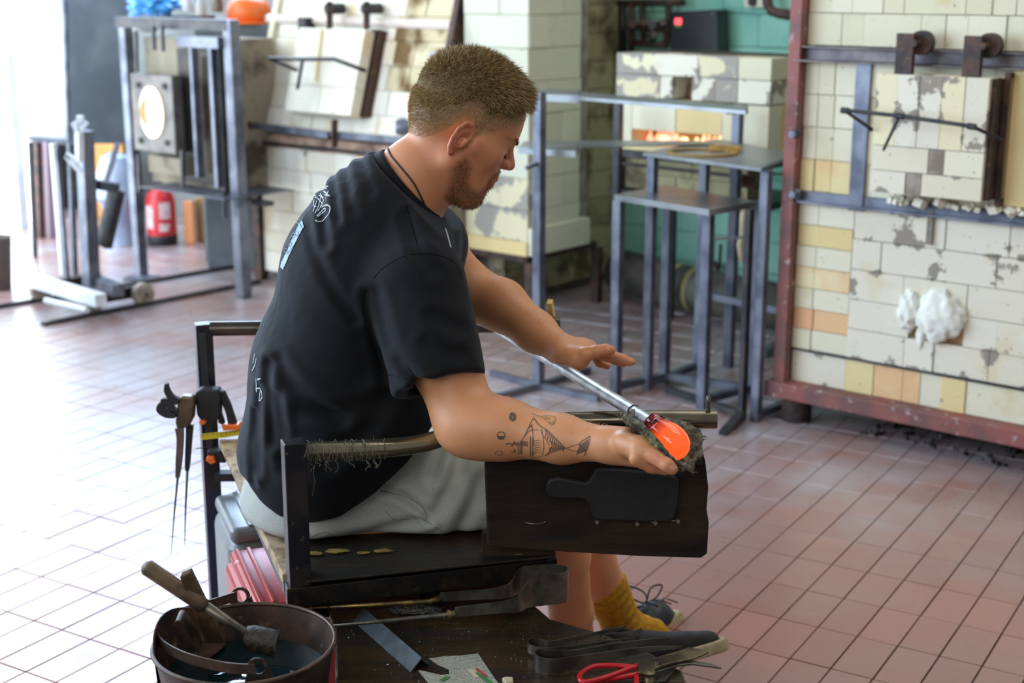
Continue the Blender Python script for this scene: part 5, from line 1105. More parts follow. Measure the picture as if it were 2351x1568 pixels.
# ---- head frame
th, ps = math.radians(30), math.radians(13)
Fh = np.array([math.cos(ps) * math.cos(th), math.sin(ps) * math.cos(th), -math.sin(th)]); Sh = np.array([math.sin(ps), -math.cos(ps), 0.]); Uh = np.cross(Fh, Sh); Uh = -Uh if Uh[2] < 0 else Uh
Sh = Sh + Uh * .03; Sh /= np.linalg.norm(Sh)
Oh = A(1060, 325, 2.475) - .073 * Sh; Rh = np.stack([Fh, Uh, Sh], 1)
def hl(P): return (P - Oh) @ Rh          # world -> (f,u,s)
def hw(q): return Oh + Rh @ np.array(q, float)
v3 = lambda *a: np.array(a, float)
def head_sdf(P, cap=0):
    q = hl(P); a = q.copy(); a[:, 2] = np.abs(a[:, 2])
    d = ell(q, v3(-.007, .064, 0), (.094, .090, .076)); d = smin(d, ell(q, v3(.038, .062, 0), (.063, .062, .062)), .03)
    d = smin(d, ell(q, v3(-.034, .024, 0), (.054, .056, .060)), .03)
    if cap: return d
    d = smin(d, ell(q, v3(.04, .0, 0), (.056, .07, .059)), .025)
    d = smin(d, ell(q, v3(.048, -.05, 0), (.047, .036, .043)), .02)
    d = smin(d, ell(q, v3(.076, -.074, 0), (.022, .019, .022)), .02)
    d = smin(d, cone(a, v3(.004, -.035, .052), v3(.07, -.078, .016), .022, .016), .025)
    d = smin(d, cone(a, v3(.062, .006, .044), v3(.03, .01, .060), .022, .016), .02)
    d = smin(d, cone(a, v3(.086, .047, .0), v3(.082, .046, .032), .015, .013), .014)
    d = smin(d, ell(q, v3(.077, -.026, 0), (.027, .026, .03)), .016)
    d = smax(d, -ell(a, v3(.106, .024, .031), (.018, .015, .018)), .012)
    d = smin(d, ell(a, v3(.0785, .0235, .031), (.0135, .0125, .0145)), .004)
    g = np.abs(cone(a, v3(.091, .0185, .020), v3(.0865, .0175, .043), .0, .0)); d += .0012 * np.exp(-(g / .0022) ** 2)
    d = smin(d, cone(q, v3(.096, .036, 0), v3(.1135, .008, 0), .0075, .0112), .009)
    d = smin(d, ell(a, v3(.1035, .003, .0125), (.0105, .0085, .007)), .006)
    d = smax(d, -ell(a, v3(.109, -.005, .0075), (.006, .004, .0038)), .003)
    d = smin(d, chain(a, [v3(.1035, -.0265, 0), v3(.1, -.028, .012), v3(.088, -.031, .023)], [.0055, .005, .002], .004), .006)
    d = smin(d, chain(a, [v3(.1005, -.0385, 0), v3(.0975, -.038, .011), v3(.087, -.034, .022)], [.0065, .0055, .002], .004), .006)
    g = np.abs(chain(a, [v3(.110, -.0325, 0), v3(.104, -.0325, .013), v3(.090, -.033, .024)], [0, 0, 0], .001)); d += .0022 * np.exp(-(g / .0028) ** 2)
    # ears
    e = a - v3(-.004, .002, .0755); tl = math.radians(-14); c, s = math.cos(tl), math.sin(tl)
    ex = e[:, 0] * c + e[:, 1] * s; ey = -e[:, 0] * s + e[:, 1] * c; ez = e[:, 2] + ex * .45; E_ = np.stack([ex, ey, ez], 1)
    dd = ell(E_, v3(-.003, .004, 0), (.0155, .030, .0042)); mm = .001
    hx = [(9, 0), (13, 14), (9, 28), (-2, 34), (-13, 29), (-18, 14), (-15, -4), (-8, -19), (0, -27)]
    dd = smin(dd, chain(E_, [v3(x * mm, y * mm, .003) for x, y in hx], [.003, .0036, .004, .0042, .0042, .004, .0038, .004, .0055], .002), .004)
    dd = smin(dd, chain(E_, [v3(3 * mm, 24 * mm, .002), v3(-8 * mm, 14 * mm, .003), v3(-9 * mm, 2 * mm, .003), v3(-3 * mm, -10 * mm, .003), v3(5 * mm, -9 * mm, .003)], [.002, .003, .0032, .003, .0035], .002), .004)
    dd = smax(dd, -ell(E_, v3(2.5 * mm, 1 * mm, .003), (.0068, .0095, .0075)), .003)
    dd = smin(dd, ell(E_, v3(10 * mm, -1 * mm, .001), (.004, .006, .004)), .004)
    return smin(d, dd, .005)
# ---- limbs
nk = [A(900, 470, 2.56), A(955, 412, 2.55), A(1015, 350, 2.55)]
shR, elR, wrR = A(955, 640, 2.385), A(1072, 972, 2.275), A(1402, 1022, 2.150)
shL, elL, wrL = A(1000, 585, 2.74), A(1072, 672, 2.74), A(1296, 808, 2.575)
f1, f2 = A(1160, 985, 2.245), A(1290, 1008, 2.20)
def armR(P):
    d = chain(P, [shR, shR + (elR - shR) * .55, elR], [.066, .060, .050], .02)
    d = smin(d, chain(P, [elR, f1, f2, wrR], [.049, .0475, .0375, .0262], .02), .03)
    d = smin(d, ell(P, A(1110, 985, 2.25), (.055, .045, .045)), .03)
    # hand: palm up below the pad
    h = chain(P, [wrR, A(1435, 1025, 2.14), A(1478, 1050, 2.12)], [.0262, .0275, .019], .015)
    h = smin(h, chain(P, [wrR, A(1440, 1030, 2.17), A(1480, 1052, 2.165)], [.022, .02, .016], .015), .015)
    h = smin(h, chain(P, [A(1435, 1018, 2.115), A(1474, 1032, 2.085), A(1508, 1050, 2.060)], [.019, .0195, .0125], .01), .012)   # thumb base
    h = smin(h, chain(P, [A(1500, 1048, 2.065), A(1520, 1061, 2.052), A(1532, 1069, 2.045), A(1543, 1077, 2.042)], [.0128, .0112, .0110, .0092], .003), .004)
    gl = seg2(P[:, [0, 2]], np.array([A(*p_, 2.06)[[0, 2]] for p_ in ((1474, 1062), (1492, 1068), (1522, 1077))])); h = h + .0035 * np.exp(-(gl / .0026) ** 2) * (P[:, 1] < 2.12)
    for cx_ in ((1517, 1054, 1509, 1066), (1513, 1052, 1506, 1064)):
        gl = seg2(P[:, [0, 2]], np.array([A(cx_[0], cx_[1], 2.05)[[0, 2]], A(cx_[2], cx_[3], 2.05)[[0, 2]]])); h = h + .0008 * np.exp(-(gl / .0012) ** 2)
    for i in range(4):
        y0 = 2.070 + .023 * i; L = (0, 6, 4, -8)[i]
        h = smin(h, chain(P, [A(1462, 1052, y0), A(1496 + L * .4, 1071 - i, y0 + .002), A(1526 + L, 1076 - i * 2, y0 + .006), A(1546 + L, 1072 - i * 3, y0 + .012)], [.0125, .0105, .0095, .0080], .003), .003)
    return smin(d, h, .014)
def armL(P):
    m1, m2 = A(1150, 700, 2.70), A(1230, 762, 2.635)
    d = chain(P, [shL, elL], [.062, .052], .02); d = smin(d, chain(P, [elL, m1, m2, wrL], [.054, .0485, .0375, .0268], .02), .03)
    h = chain(P, [wrL, A(1335, 806, 2.565), A(1362, 806, 2.55)], [.0262, .020, .013], .012)
    h = smin(h, chain(P, [wrL, A(1335, 798, 2.60), A(1356, 797, 2.605)], [.024, .017, .013], .012), .02)
    h = smin(h, chain(P, [A(1300, 816, 2.55), A(1326, 822, 2.53), A(1348, 814, 2.515)], [.024, .0215, .013], .01), .014)
    h = smin(h, chain(P, [A(1345, 812, 2.515), A(1372, 806, 2.508), A(1392, 803, 2.507), A(1403, 804, 2.508)], [.0130, .0110, .0105, .0085], .004), .006)
    for i in range(4):
        y0 = 2.545 + .021 * i; dx = (0, 4, -14, -52)[i]; dy = (0, -1, 3, 8)[i]
        h = smin(h, chain(P, [A(1358 - i * 3, 809 - i * 3, y0), A(1398 + dx * .5, 815 + dy, y0), A(1428 + dx, 825 + dy, y0), A(1446 + dx, 832 + dy, y0)], [.0115, .0098, .0086, .0072], .003), .004)
    return smin(d, h, .014)
hpR, knR, anR = A(780, 1165, 2.47), A(1262, 1150, 2.50), A(1330, 1500, 2.74)
hpL, knL, anL = A(780, 1150, 2.68), A(1292, 1120, 2.78), A(1430, 1440, 2.90)
def legs(P):
    d = chain(P, [hpR, knR], [.085, .06], .03); k2 = knR + (anR - knR) * .32
    d = smin(d, chain(P, [knR, k2, knR + (anR - knR) * .7, anR], [.054, .056, .042, .034], .02), .03)
    e = chain(P, [hpL, knL], [.085, .06], .03); k3 = knL + (anL - knL) * .32
    e = smin(e, chain(P, [knL, k3, knL + (anL - knL) * .7, anL], [.054, .056, .042, .034], .02), .03)
    return np.minimum(d, e)
SP = [(882, 512, .118), (853, 615, .150), (790, 850, .160), (752, 1040, .155), (745, 1120, .128)]
spine = [A(x, y, YC) for x, y, r in SP]
def torso(P, inf=0., ky=1.28):
    q = P.copy(); q[:, 1] = (q[:, 1] - YC) / ky; pts = [s - v3(0, YC, 0) for s in spine]
    return chain(q, pts, [r + inf for _, _, r in SP], .04)
bb = lambda pts, m: (np.min(pts, 0) - m, np.max(pts, 0) + m)
bR, bL, bG = bb([shR, elR, wrR, A(1560, 1090, 2.1)], .12), bb([shL, elL, wrL, A(1460, 840, 2.5)], .12), bb([hpR, knR, anR, hpL, knL, anL], .14)
def body(P):
    d = boxed(P, Oh - .17, Oh + .17, head_sdf)
    d = smin(d, chain(P, nk, [.084, .070, .064], .02), .022)
    d = smin(d, boxed(P, *bR, armR), .02); d = smin(d, boxed(P, *bL, armL), .02)
    return smin(smin(d, torso(P, -.022), .03), boxed(P, *bG, legs), .02)
def poly_mask(x, y, poly, soft):
    """signed soft mask of points in polygon"""
    n = len(poly); ins = np.zeros(len(x), bool); dm = np.full(len(x), 9.)
    for i in range(n):
        x0, y0 = poly[i - 1]; x1, y1 = poly[i]; c = ((y0 > y) != (y1 > y)) & (x < (x1 - x0) * (y - y0) / (y1 - y0 + 1e-12) + x0); ins ^= c
        t = np.clip(((x - x0) * (x1 - x0) + (y - y0) * (y1 - y0)) / ((x1 - x0) ** 2 + (y1 - y0) ** 2), 0, 1); dm = np.minimum(dm, np.hypot(x - x0 - t * (x1 - x0), y - y0 - t * (y1 - y0)))
    return np.clip(.5 + np.where(ins, dm, -dm) / soft, 0, 1)
def px2l(x, y):
    q = hl(A(x, y, Oh[1] + .07 * Sh[1])[None])[0]; return q[0], q[1]
beard_p = [px2l(*p) for p in ((1046, 372), (1068, 362), (1084, 385), (1078, 415), (1090, 438), (1112, 446), (1128, 440), (1150, 441), (1152, 452), (1136, 490), (1095, 500), (1055, 480), (1030, 462), (1036, 415))]
must_p = [px2l(*p) for p in ((1134, 425), (1144, 410), (1166, 402), (1182, 405), (1178, 412), (1160, 416), (1148, 422), (1142, 440), (1134, 440))]
def HL(f): return np.interp(f, [-.13, -.083, -.057, -.034, -.022, -.008, .008, .020, .026, .033, .071, .092, .12], [-.034, -.032, -.026, .004, .028, .040, .036, .020, .030, .036, .064, .084, .094])
def hairmask(q): return np.clip((q[:, 1] - HL(q[:, 0])) / .008 + .3, 0, 1) * (np.linalg.norm(q, axis=1) < .25)
def vnoise(P, s, seed=0):
    r = np.random.default_rng(seed); out = np.zeros(len(P))
    for k in range(5):
        dv = r.normal(size=3); dv /= np.linalg.norm(dv); out += np.sin((P @ dv) * s * r.uniform(.7, 1.5) + r.uniform(0, 6.3) + 1.3 * np.sin((P @ r.normal(size=3)) * s * .6))
    return out / 5
lin = lambda *c: np.array(rgb(*c)[:3])
def skin_cols(Vv):
    n = len(Vv); c = np.tile(lin(212, 148, 104), (n, 1)); nz = vnoise(Vv, 60, 2)[:, None] * .06 + vnoise(Vv, 18, 3)[:, None] * .05; c = c * (1 + nz)
    q = hl(Vv); near = np.linalg.norm(q, axis=1) < .2; hm = hairmask(q) * near
    red = np.exp(-((q[:, 0] - .10) ** 2 + (q[:, 1] - .0) ** 2) / .0009) * near * .5 + np.exp(-((q[:, 0] - .02) ** 2 + (q[:, 1] + .01) ** 2) / .003) * near * .25
    ear = (np.abs(q[:, 2]) > .076) * (np.hypot(q[:, 0] + .004, q[:, 1]) < .045) * near; red = np.clip(red + ear * .45, 0, 1)
    nkd = np.clip(1 - np.abs(cone(Vv, nk[0], nk[2], .07, .065)) / .03, 0, 1) * .25; red = np.clip(red + nkd, 0, .8)[:, None]
    c = c * (1 - red) + lin(200, 112, 92) * red
    fr = (np.linalg.norm(Vv - A(1545, 1080, 2.05), axis=1) < .045) | (np.linalg.norm(Vv - A(1420, 820, 2.53), axis=1) < .06); c[fr] = c[fr] * .7 + lin(208, 120, 96) * .3
    lips = np.clip(1.2 - np.abs(q[:, 1] + .0325) / .009, 0, 1) * (q[:, 0] > .088) * (np.abs(q[:, 2]) < .024) * near; c = c * (1 - .6 * lips[:, None]) + lin(186, 88, 78) * .6 * lips[:, None]
    bm_ = (poly_mask(q[:, 0], q[:, 1], beard_p, .016) * .5 + poly_mask(q[:, 0], q[:, 1], must_p, .006) * .42) * near * (np.abs(q[:, 2]) < .09); bm_ = np.clip(bm_, 0, .7)[:, None]
    c = c * (1 - bm_) + lin(116, 76, 50) * bm_
    bw = np.exp(-((q[:, 1] - .0475 + .12 * (np.abs(q[:, 2]) - .02) * (np.abs(q[:, 2]) - .03) * 10) / .0038) ** 2) * (q[:, 0] > .07) * (np.abs(q[:, 2]) > .008) * near * .35
    ls = np.exp(-((q[:, 1] - .0175) / .0022) ** 2) * (q[:, 0] > .074) * (np.abs(q[:, 2]) > .018) * (np.abs(q[:, 2]) < .045) * near * .8; k = np.clip(bw + ls, 0, .85)[:, None]
    c = c * (1 - k) + lin(78, 48, 36) * k
    fade = (hm * np.clip(.35 + (q[:, 1] - HL(q[:, 0])) / .07, .35, .9))[:, None]; c = c * (1 - fade) + lin(146, 122, 90) * fade
    return np.clip(c, 0, 1)
sk = N('skin'); va = sk.n('ShaderNodeVertexColor'); va.layer_name = 'Col'; p = sk.pos()
cc2 = sk.mix(sk.math('MULTIPLY', sk.ramp(sk.noise(p, 140, 3), .62, .72), .25), va.outputs[0], rgb(176, 92, 72)); sk.col(cc2)
sk.b.inputs['Roughness'].default_value = .47; sk.b.inputs['Subsurface Weight'].default_value = .12; sk.b.inputs['Subsurface Radius'].default_value = (1, .35, .2); sk.b.inputs['Subsurface Scale'].default_value = .012
sk.bump(sk.noise(p, 420, 3, .6), .12, .001)
blo = np.min([Oh - .17, spine[4] - .2, anR - .06, v3(-9, 9, 9)], 0); blo[0] = spine[3][0] - .2; blo[1] = 2.0; bhi = np.array([A(1560, 1090, 2.05)[0] + .08, 3.05, Oh[2] + .2])
Vb, Fb = sdf_mesh(body, blo, bhi, .0024)
skin, Vb = npmesh('body', Vb, Fb, sk.m, man, skin_cols, 1)
# ---- thumb nails, mole, necklace
def bvh_of(Vv, Ff): return BVHTree.FromPolygons([tuple(v) for v in Vv], [tuple(int(i) for i in f) for f in Ff])
def surf(bvh, x, y):
    r = ray(x, y).normalized(); hit = bvh.ray_cast(Vector((0, 0, H)), r, 10); return (hit[0], hit[1]) if hit[0] is not None else (None, None)
def near_bvh(c, rad, Vv, Ff):
    m = np.linalg.norm(Vv - c, axis=1) < rad; fm = m[Ff].all(1); idx = -np.ones(len(Vv), int); idx[m] = np.arange(m.sum()); return bvh_of(Vv[m], idx[Ff[fm]])
def stroke(bvh, px, w, lift=.0004, n=4, wp=None):
    """thin ribbon that lies on a surface; returns geometry list"""
    pts = smooth_path([Vector((x, y, 0)) for x, y in px], n) if len(px) > 2 else [Vector((px[0][0], px[0][1], 0)).lerp(Vector((px[1][0], px[1][1], 0)), t / n) for t in range(n + 1)]
    P_, Nn = [], []
    for p in pts:
        h, nn_ = surf(bvh, p.x, p.y)
        if h is None: continue
        if nn_.dot(ray(p.x, p.y)) > 0: nn_ = -nn_
        P_.append(h + nn_ * lift); Nn.append(nn_)
    if len(P_) < 2: return G()
    g = G(); wv = []
    for i in range(len(P_)):
        t = (P_[min(i + 1, len(P_) - 1)] - P_[max(i - 1, 0)])
        t = t.normalized() if t.length > 1e-6 else Vector((1, 0, 0)); f = i / (len(P_) - 1); ww = w if wp is None else w * float(np.interp(f, np.linspace(0, 1, len(wp)), wp)); wv.append(t.cross(Nn[i]).normalized() * ww)
    return g.ribbon(P_, wv, .0002, Nn)
def merge(gs):
    g = G()
    for x in gs:
        if x.v: g.add(x.v, x.f)
    return g
arm_b = near_bvh(A(1250, 1000, 2.2), .30, Vb, Fb)
m_tat = M('faded_tattoo_ink', rgb(88, 76, 66), rgb(116, 92, 74), 200, .5); m_tat2 = M('light_tattoo_ink', rgb(150, 122, 84), None, rough=.5)
kx, ky_ = 280 / 2351, 180 / 1511
T = lambda pts: [(1120 + x * kx, 920 + y * ky_) for x, y in pts]
S_ = []
def st(pts, w=.0011, wp=None, n=3): S_.append(stroke(arm_b, T(pts), w, wp=wp, n=n))
def circ(cx, cy, rx, ry, w=.0011, a0=0, a1=360): st([(cx + rx * math.cos(math.radians(a)), cy + ry * math.sin(math.radians(a))) for a in range(a0, a1 + 1, 24)], w, n=2)
circ(478, 310, 58, 80, .0016); circ(478, 320, 34, 50, .0042); circ(255, 665, 75, 65, .0016); 
for yy in (690, 705, 720): st([(200, yy), (250, yy + 12), (310, yy)], .003)
circ(215, 1005, 70, 40, .0008)
st([(880, 330), (800, 480), (690, 710), (620, 800)], .0012); st([(880, 330), (1000, 480), (1130, 560), (1240, 660), (1380, 800), (1490, 915)], .0016)
for a in (0, 1, 2, 3, 4): st([(700 + a * 6, 690 - a * 8), (760 + a * 22, 560 - a * 25), (850 + a * 8, 450 - a * 8 + a * a * 26)], .0008)
st([(690, 710), (760, 620), (850, 560), (980, 560)], .0012); st([(1040, 540), (1070, 760), (1080, 900), (1050, 1050)], .001); st([(1020, 570), (1050, 650), (1130, 760), (1180, 850)], .0009)
for a in range(9): st([(1080 + a * 45, 520 + a * 45), (1120 + a * 42, 600 + a * 44), (1110 + a * 42, 700 + a * 32), (1100 + a * 44, 740 + a * 30)], .0014, [.3, 1, 1, .2])
for a in range(7): st([(1200 + a * 44, 760 + a * 22), (1240 + a * 38, 860 + a * 10), (1200 + a * 42, 960 - a * 6), (1180 + a * 38, 1040 - a * 18)], .0017, [.3, 1, 1, .2])
for x in (820, 865): st([(x, 690), (x + 3, 850), (x, 1060)], .0016)
for k in range(6): st([(880, 780 + k * 48), (950, 760 + k * 44), (1030, 785 + k * 44)], .0009); st([(640, 790 + k * 18), (700, 780 + k * 16), (770, 800 + k * 16)], .0009)
for x in (590, 625, 655): st([(x, 790), (x - 3, 900), (x - 5, 1030)], .0011)
for k in range(5): st([(350 + k * 60, 832 - (k % 2) * 6), (400 + k * 60, 828)], .002)
st([(460, 880), (520, 790), (560, 870)], .0022); st([(450, 985), (520, 970), (520, 930)], .0016); st([(500, 940), (540, 1000)], .0014)
st([(1490, 915), (1600, 880), (1760, 830)], .0008); st([(1490, 915), (1600, 950), (1740, 975)], .0012)
st([(1970, 680), (1860, 750), (1780, 810), (1760, 900), (1710, 1040)], .0012); st([(1970, 680), (1960, 800), (1900, 960), (1860, 1050)], .0013)
for a in range(7): st([(1790 + a * 26, 830 - a * 18), (1785 + a * 22, 900 - a * 8), (1740 + a * 24, 1020 - a * 8)], .0022, [.2, 1, .6])
st([(1100, 1060), (1180, 1000), (1200, 900)], .002); st([(780, 1065), (900, 1085), (1060, 1070)], .0007)
tt_ = obj('tattoo', merge(S_), m_tat, skin); S_.clear()
st([(850, 240), (1000, 300), (1150, 290), (1290, 310), (1290, 400), (1250, 470), (1150, 390), (1000, 290)], .0012); st([(1180, 420), (1240, 440), (1280, 400)], .004); st([(1100, 330), (1200, 350)], .003)
obj('tattoo_shade', merge(S_), m_tat2, skin)
# nails
m_nl = M('finger_nail', rgb(226, 160, 140), None, rough=.3)
hand_b = near_bvh(A(1520, 1060, 2.05), .09, Vb, Fb); S_ = []
g = merge([stroke(hand_b, [(1540 + dx * .6, 1069 + dx * .1), (1546 + dx * .7, 1077 + dx * .15)], .0032, .0003, 2) for dx in (-5, -2, 1, 4)]); obj('thumb_nail', g, m_nl, skin)
handL_b = near_bvh(A(1390, 805, 2.52), .09, Vb, Fb)
obj('thumb_nail', merge([stroke(handL_b, [(1391, 799 + k), (1401, 800 + k)], .002, .0003, 2) for k in (-1, 1, 3)]), m_nl, skin)
# necklace cord
neck_b = near_bvh(A(950, 420, 2.48), .2, Vb, Fb)
cp = []
for x, y in smooth_path([Vector((890, 338, 0)), Vector((898, 358, 0)), Vector((920, 384, 0)), Vector((948, 418, 0)), Vector((966, 452, 0)), Vector((980, 484, 0)), Vector((986, 500, 0))], 5) and [(p.x, p.y) for p in smooth_path([Vector((890, 338, 0)), Vector((898, 358, 0)), Vector((920, 384, 0)), Vector((948, 418, 0)), Vector((966, 452, 0)), Vector((980, 484, 0)), Vector((986, 500, 0))], 5)]:
    h, nn_ = surf(neck_b, x, y)
    if h is not None: cp.append(h + nn_ * .0015)
if len(cp) > 2: g = G(); g.tube(cp, .0016, 8); obj('necklace_cord', g, M('brown_cord', rgb(48, 34, 30), None, rough=.6), man, True)

# ---- hair: a close cap plus individual blades
def haircap(P):
    q = hl(P); m = np.clip((q[:, 1] - HL(q[:, 0]) - .012) / .055, 0, 1)
    top = np.clip((q[:, 1] - .055) / .055, 0, 1); fr = np.clip((q[:, 0] - .02) / .07, 0, 1) * np.clip((q[:, 1] - .07) / .03, 0, 1)
    t = -.005 + m * (.0062 + .0095 * top * (.45 + .55 * np.clip((q[:, 0] + .06) / .08, 0, 1)) + .008 * fr); return head_sdf(P, 1) - t + .0012 * vnoise(P, 260, 5)
Vh, Fh2 = sdf_mesh(haircap, Oh - .17, Oh + .19, .0028, lip=1.6)
mh = N('hair_base'); p = mh.pos(); mh.col(mh.mix(mh.ramp(mh.noise(p, 300, 3), .4, .6), rgb(92, 76, 50), rgb(124, 104, 70))); mh.b.inputs['Roughness'].default_value = .8; mh.b.inputs['Specular IOR Level'].default_value = .2
qh = hl(Vh); keep = (qh[:, 1] - HL(qh[:, 0]) > .030)[Fh2].all(1); Fk = Fh2[keep]; used = np.unique(Fk); rem = -np.ones(len(Vh), int); rem[used] = np.arange(len(used)); Vk = Vh[used]; Fk = rem[Fk]
hair, Vk = npmesh('hair', Vk, Fk, mh.m, skin, None, 1)
def blades(name, P_, Nn, D_, L, w, mats, parent, seg=2):
    n = len(P_); side = np.cross(D_, rng.normal(size=(n, 3))); side /= np.linalg.norm(side, axis=1)[:, None] + 1e-9
    end = D_ + rng.normal(size=(n, 3)) * .18; vs = np.empty((n, 5, 3)); w = np.broadcast_to(w, (n,))[:, None]
    m1 = P_ + D_ * L[:, None] * .5; m2 = P_ + (D_ * .5 + end * .5) * L[:, None]
    vs[:, 0] = P_ - side * w; vs[:, 1] = P_ + side * w; vs[:, 2] = m1 + side * w * .8; vs[:, 3] = m1 - side * w * .8; vs[:, 4] = m2
    off = np.array(ORG[parent.name].translation[:]); base = (np.arange(n) * 5)[:, None]
    me = bpy.data.meshes.new(name); me.vertices.add(n * 5); me.vertices.foreach_set('co', (vs.reshape(-1, 3) - off).astype(np.float32).ravel())
    q4 = (base + np.array([0, 1, 2, 3])); t3 = (base + np.array([3, 2, 4])); loops = np.concatenate([q4, t3], 1).ravel(); me.loops.add(len(loops)); me.loops.foreach_set('vertex_index', loops.astype(np.int32))
    ls = np.stack([np.arange(n) * 7, np.arange(n) * 7 + 4], 1).ravel(); me.polygons.add(2 * n); me.polygons.foreach_set('loop_start', ls.astype(np.int32))
    for mt in mats: me.materials.append(mt)
    me.polygons.foreach_set('material_index', np.repeat(rng.integers(0, len(mats), n), 2).astype(np.int32)); me.update(calc_edges=True)
    o = bpy.data.objects.new(name, me); link(o, parent, ORG[parent.name]); return o
def hm_(name, c):
    k = N(name); k.col(c); k.b.inputs['Roughness'].default_value = .45; k.b.inputs['Specular IOR Level'].default_value = .4; return k.m
mts = [hm_('hair_strand_a', rgb(176, 148, 94)), hm_('hair_strand_b', rgb(140, 114, 68)), hm_('hair_strand_c', rgb(84, 66, 42)), hm_('hair_strand_d', rgb(176, 152, 104))]
mtb = [hm_('beard_a', rgb(132, 86, 54)), hm_('beard_b', rgb(92, 58, 38)), hm_('beard_c', rgb(164, 116, 72))]
def normals(f, P_, e=.0015):
    n = np.stack([f(P_ + v3(e, 0, 0)) - f(P_ - v3(e, 0, 0)), f(P_ + v3(0, e, 0)) - f(P_ - v3(0, e, 0)), f(P_ + v3(0, 0, e)) - f(P_ - v3(0, 0, e))], 1); return n / (np.linalg.norm(n, axis=1)[:, None] + 1e-9)
def scatter(Vv, n, wgt): i = rng.choice(len(Vv), n, p=wgt / wgt.sum()); return Vv[i] + rng.normal(size=(n, 3)) * .0012
hn = lambda P_: head_sdf(P_, 1)
# top
qk = hl(Vk); P1 = scatter(Vk, 21000, np.ones(len(Vk))); q = hl(P1); n1 = normals(hn, P1)
topw = np.clip((q[:, 1] - .06) / .05, 0, 1); frw = np.clip((q[:, 0] + .02) / .08, 0, 1)
D1 = n1 * (1.0 - .15 * topw)[:, None] + Fh * (.25 + .75 * topw * frw)[:, None] - Uh * (.9 * (1 - topw) + .5 * frw * topw)[:, None] + rng.normal(size=P1.shape) * .22; D1 /= np.linalg.norm(D1, axis=1)[:, None]
L1 = (.0028 + topw * (.009 + .009 * frw)) * rng.uniform(.6, 1.25, len(P1))
P1 -= n1 * .001; blades('hair_strands', P1, n1, D1, L1, .00042, mts, hair)
# sides (buzzed) on the skin
hv = hl(Vb); sel = (hairmask(hv) > .3) & (hv[:, 1] - HL(hv[:, 0]) < .085) & (np.linalg.norm(hv, axis=1) < .2) & (np.abs(hv[:, 2]) < .082); Vs = Vb[sel]
P2 = scatter(Vs, 26000, np.ones(len(Vs))); n2 = normals(hn, P2); D2 = n2 * .55 - Uh * .8 - Fh * .45 + rng.normal(size=P2.shape) * .2; D2 /= np.linalg.norm(D2, axis=1)[:, None]
q = hl(P2); blades('buzzed_sides', P2, n2, D2, (.0018 + .07 * np.clip(q[:, 1] - HL(q[:, 0]), 0, .07)) * rng.uniform(.7, 1.3, len(P2)), .00030, [mts[0], mts[1], mts[3], hm_('hair_strand_e', rgb(190, 168, 124))], hair)
# beard, moustache
bmask = (poly_mask(hv[:, 0], hv[:, 1], beard_p, .010) + poly_mask(hv[:, 0], hv[:, 1], must_p, .006)) * (np.linalg.norm(hv, axis=1) < .2) * (np.abs(hv[:, 2]) < .085)
wb = np.where(bmask > .35, bmask, 0); P3 = scatter(Vb, 7000, wb); n3 = normals(head_sdf, P3)
D3 = n3 * .6 - Uh * .8 + Fh * .25 + rng.normal(size=P3.shape) * .3; D3 /= np.linalg.norm(D3, axis=1)[:, None]; beard = blades('beard', P3, n3, D3, rng.uniform(.002, .0065, len(P3)), .00026, mtb, skin)
# eyelashes / brow
eb = [hw((.0935 - .15 * abs(s - .02), .048 + .0015 * math.sin(s * 200), s)) for s in np.linspace(.010, .046, 260)]; eb = np.array(eb); nb = normals(head_sdf, eb); eb = eb - nb * head_sdf(eb)[:, None] + rng.normal(size=eb.shape) * .0012
De = nb * .35 + Sh * .5 + Uh * .25 + rng.normal(size=eb.shape) * .2; De /= np.linalg.norm(De, axis=1)[:, None]; blades('eyebrow', eb, nb, De, rng.uniform(.004, .007, len(eb)), .00028, mtb[1:2] + mts[1:2], skin)
el = np.array([hw((.0915 - .1 * abs(s - .026), .017, s)) for s in np.linspace(.020, .044, 120)]); nl = normals(head_sdf, el); el = el - nl * head_sdf(el)[:, None]
De = nl * .8 - Uh * .6 + rng.normal(size=el.shape) * .15; De /= np.linalg.norm(De, axis=1)[:, None]; blades('eyelashes', el, nl, De, rng.uniform(.005, .008, len(el)), .0003, [mts[2]], skin)
crs = [hw((.097 - .25 * abs(s - .026), .0275 - 3 * (s - .03) ** 2, s)) for s in np.linspace(.017, .046, 14)]; crs = np.array(crs); nc_ = normals(head_sdf, crs); crs = crs - nc_ * (head_sdf(crs) - .0002)[:, None]; g = G(); g.tube([Vector(c) for c in crs], [.0002] + [.0006] * 12 + [.0002], 5); obj('eyelid_crease', g, M('crease_brown', rgb(140, 84, 66), None, rough=.6), skin, True)
# fine arm hair on the lit upper edges
def armhair(a, b, r, n, up):
    t = rng.uniform(0, 1, n)[:, None]; c = a + (b - a) * t; d = v3(0, 0, 1) * .92 + v3(0, -1, 0) * rng.uniform(-.5, .5, n)[:, None]; d /= np.linalg.norm(d, axis=1)[:, None]; P_ = c + d * (r[0] + (r[1] - r[0]) * t); ax_ = (b - a) / np.linalg.norm(b - a)
    f = lambda X: boxed(X, *(bR if up else bL), armR if up else armL); P_ = P_ - d * f(P_)[:, None]; D_ = d * .8 + ax_ * .6 + rng.normal(size=P_.shape) * .2; D_ /= np.linalg.norm(D_, axis=1)[:, None]; return P_, d, D_
m_ah = [hm_('arm_hair', rgb(226, 200, 160))]
X = [armhair(f1, wrR, (.045, .027), 500, 1), armhair(elL, wrL, (.05, .027), 600, 0)]
P4, n4, D4 = [np.concatenate([x[i] for x in X]) for i in range(3)]; blades('arm_hair', P4, n4, D4, rng.uniform(.003, .007, len(P4)), .00014, m_ah, skin)

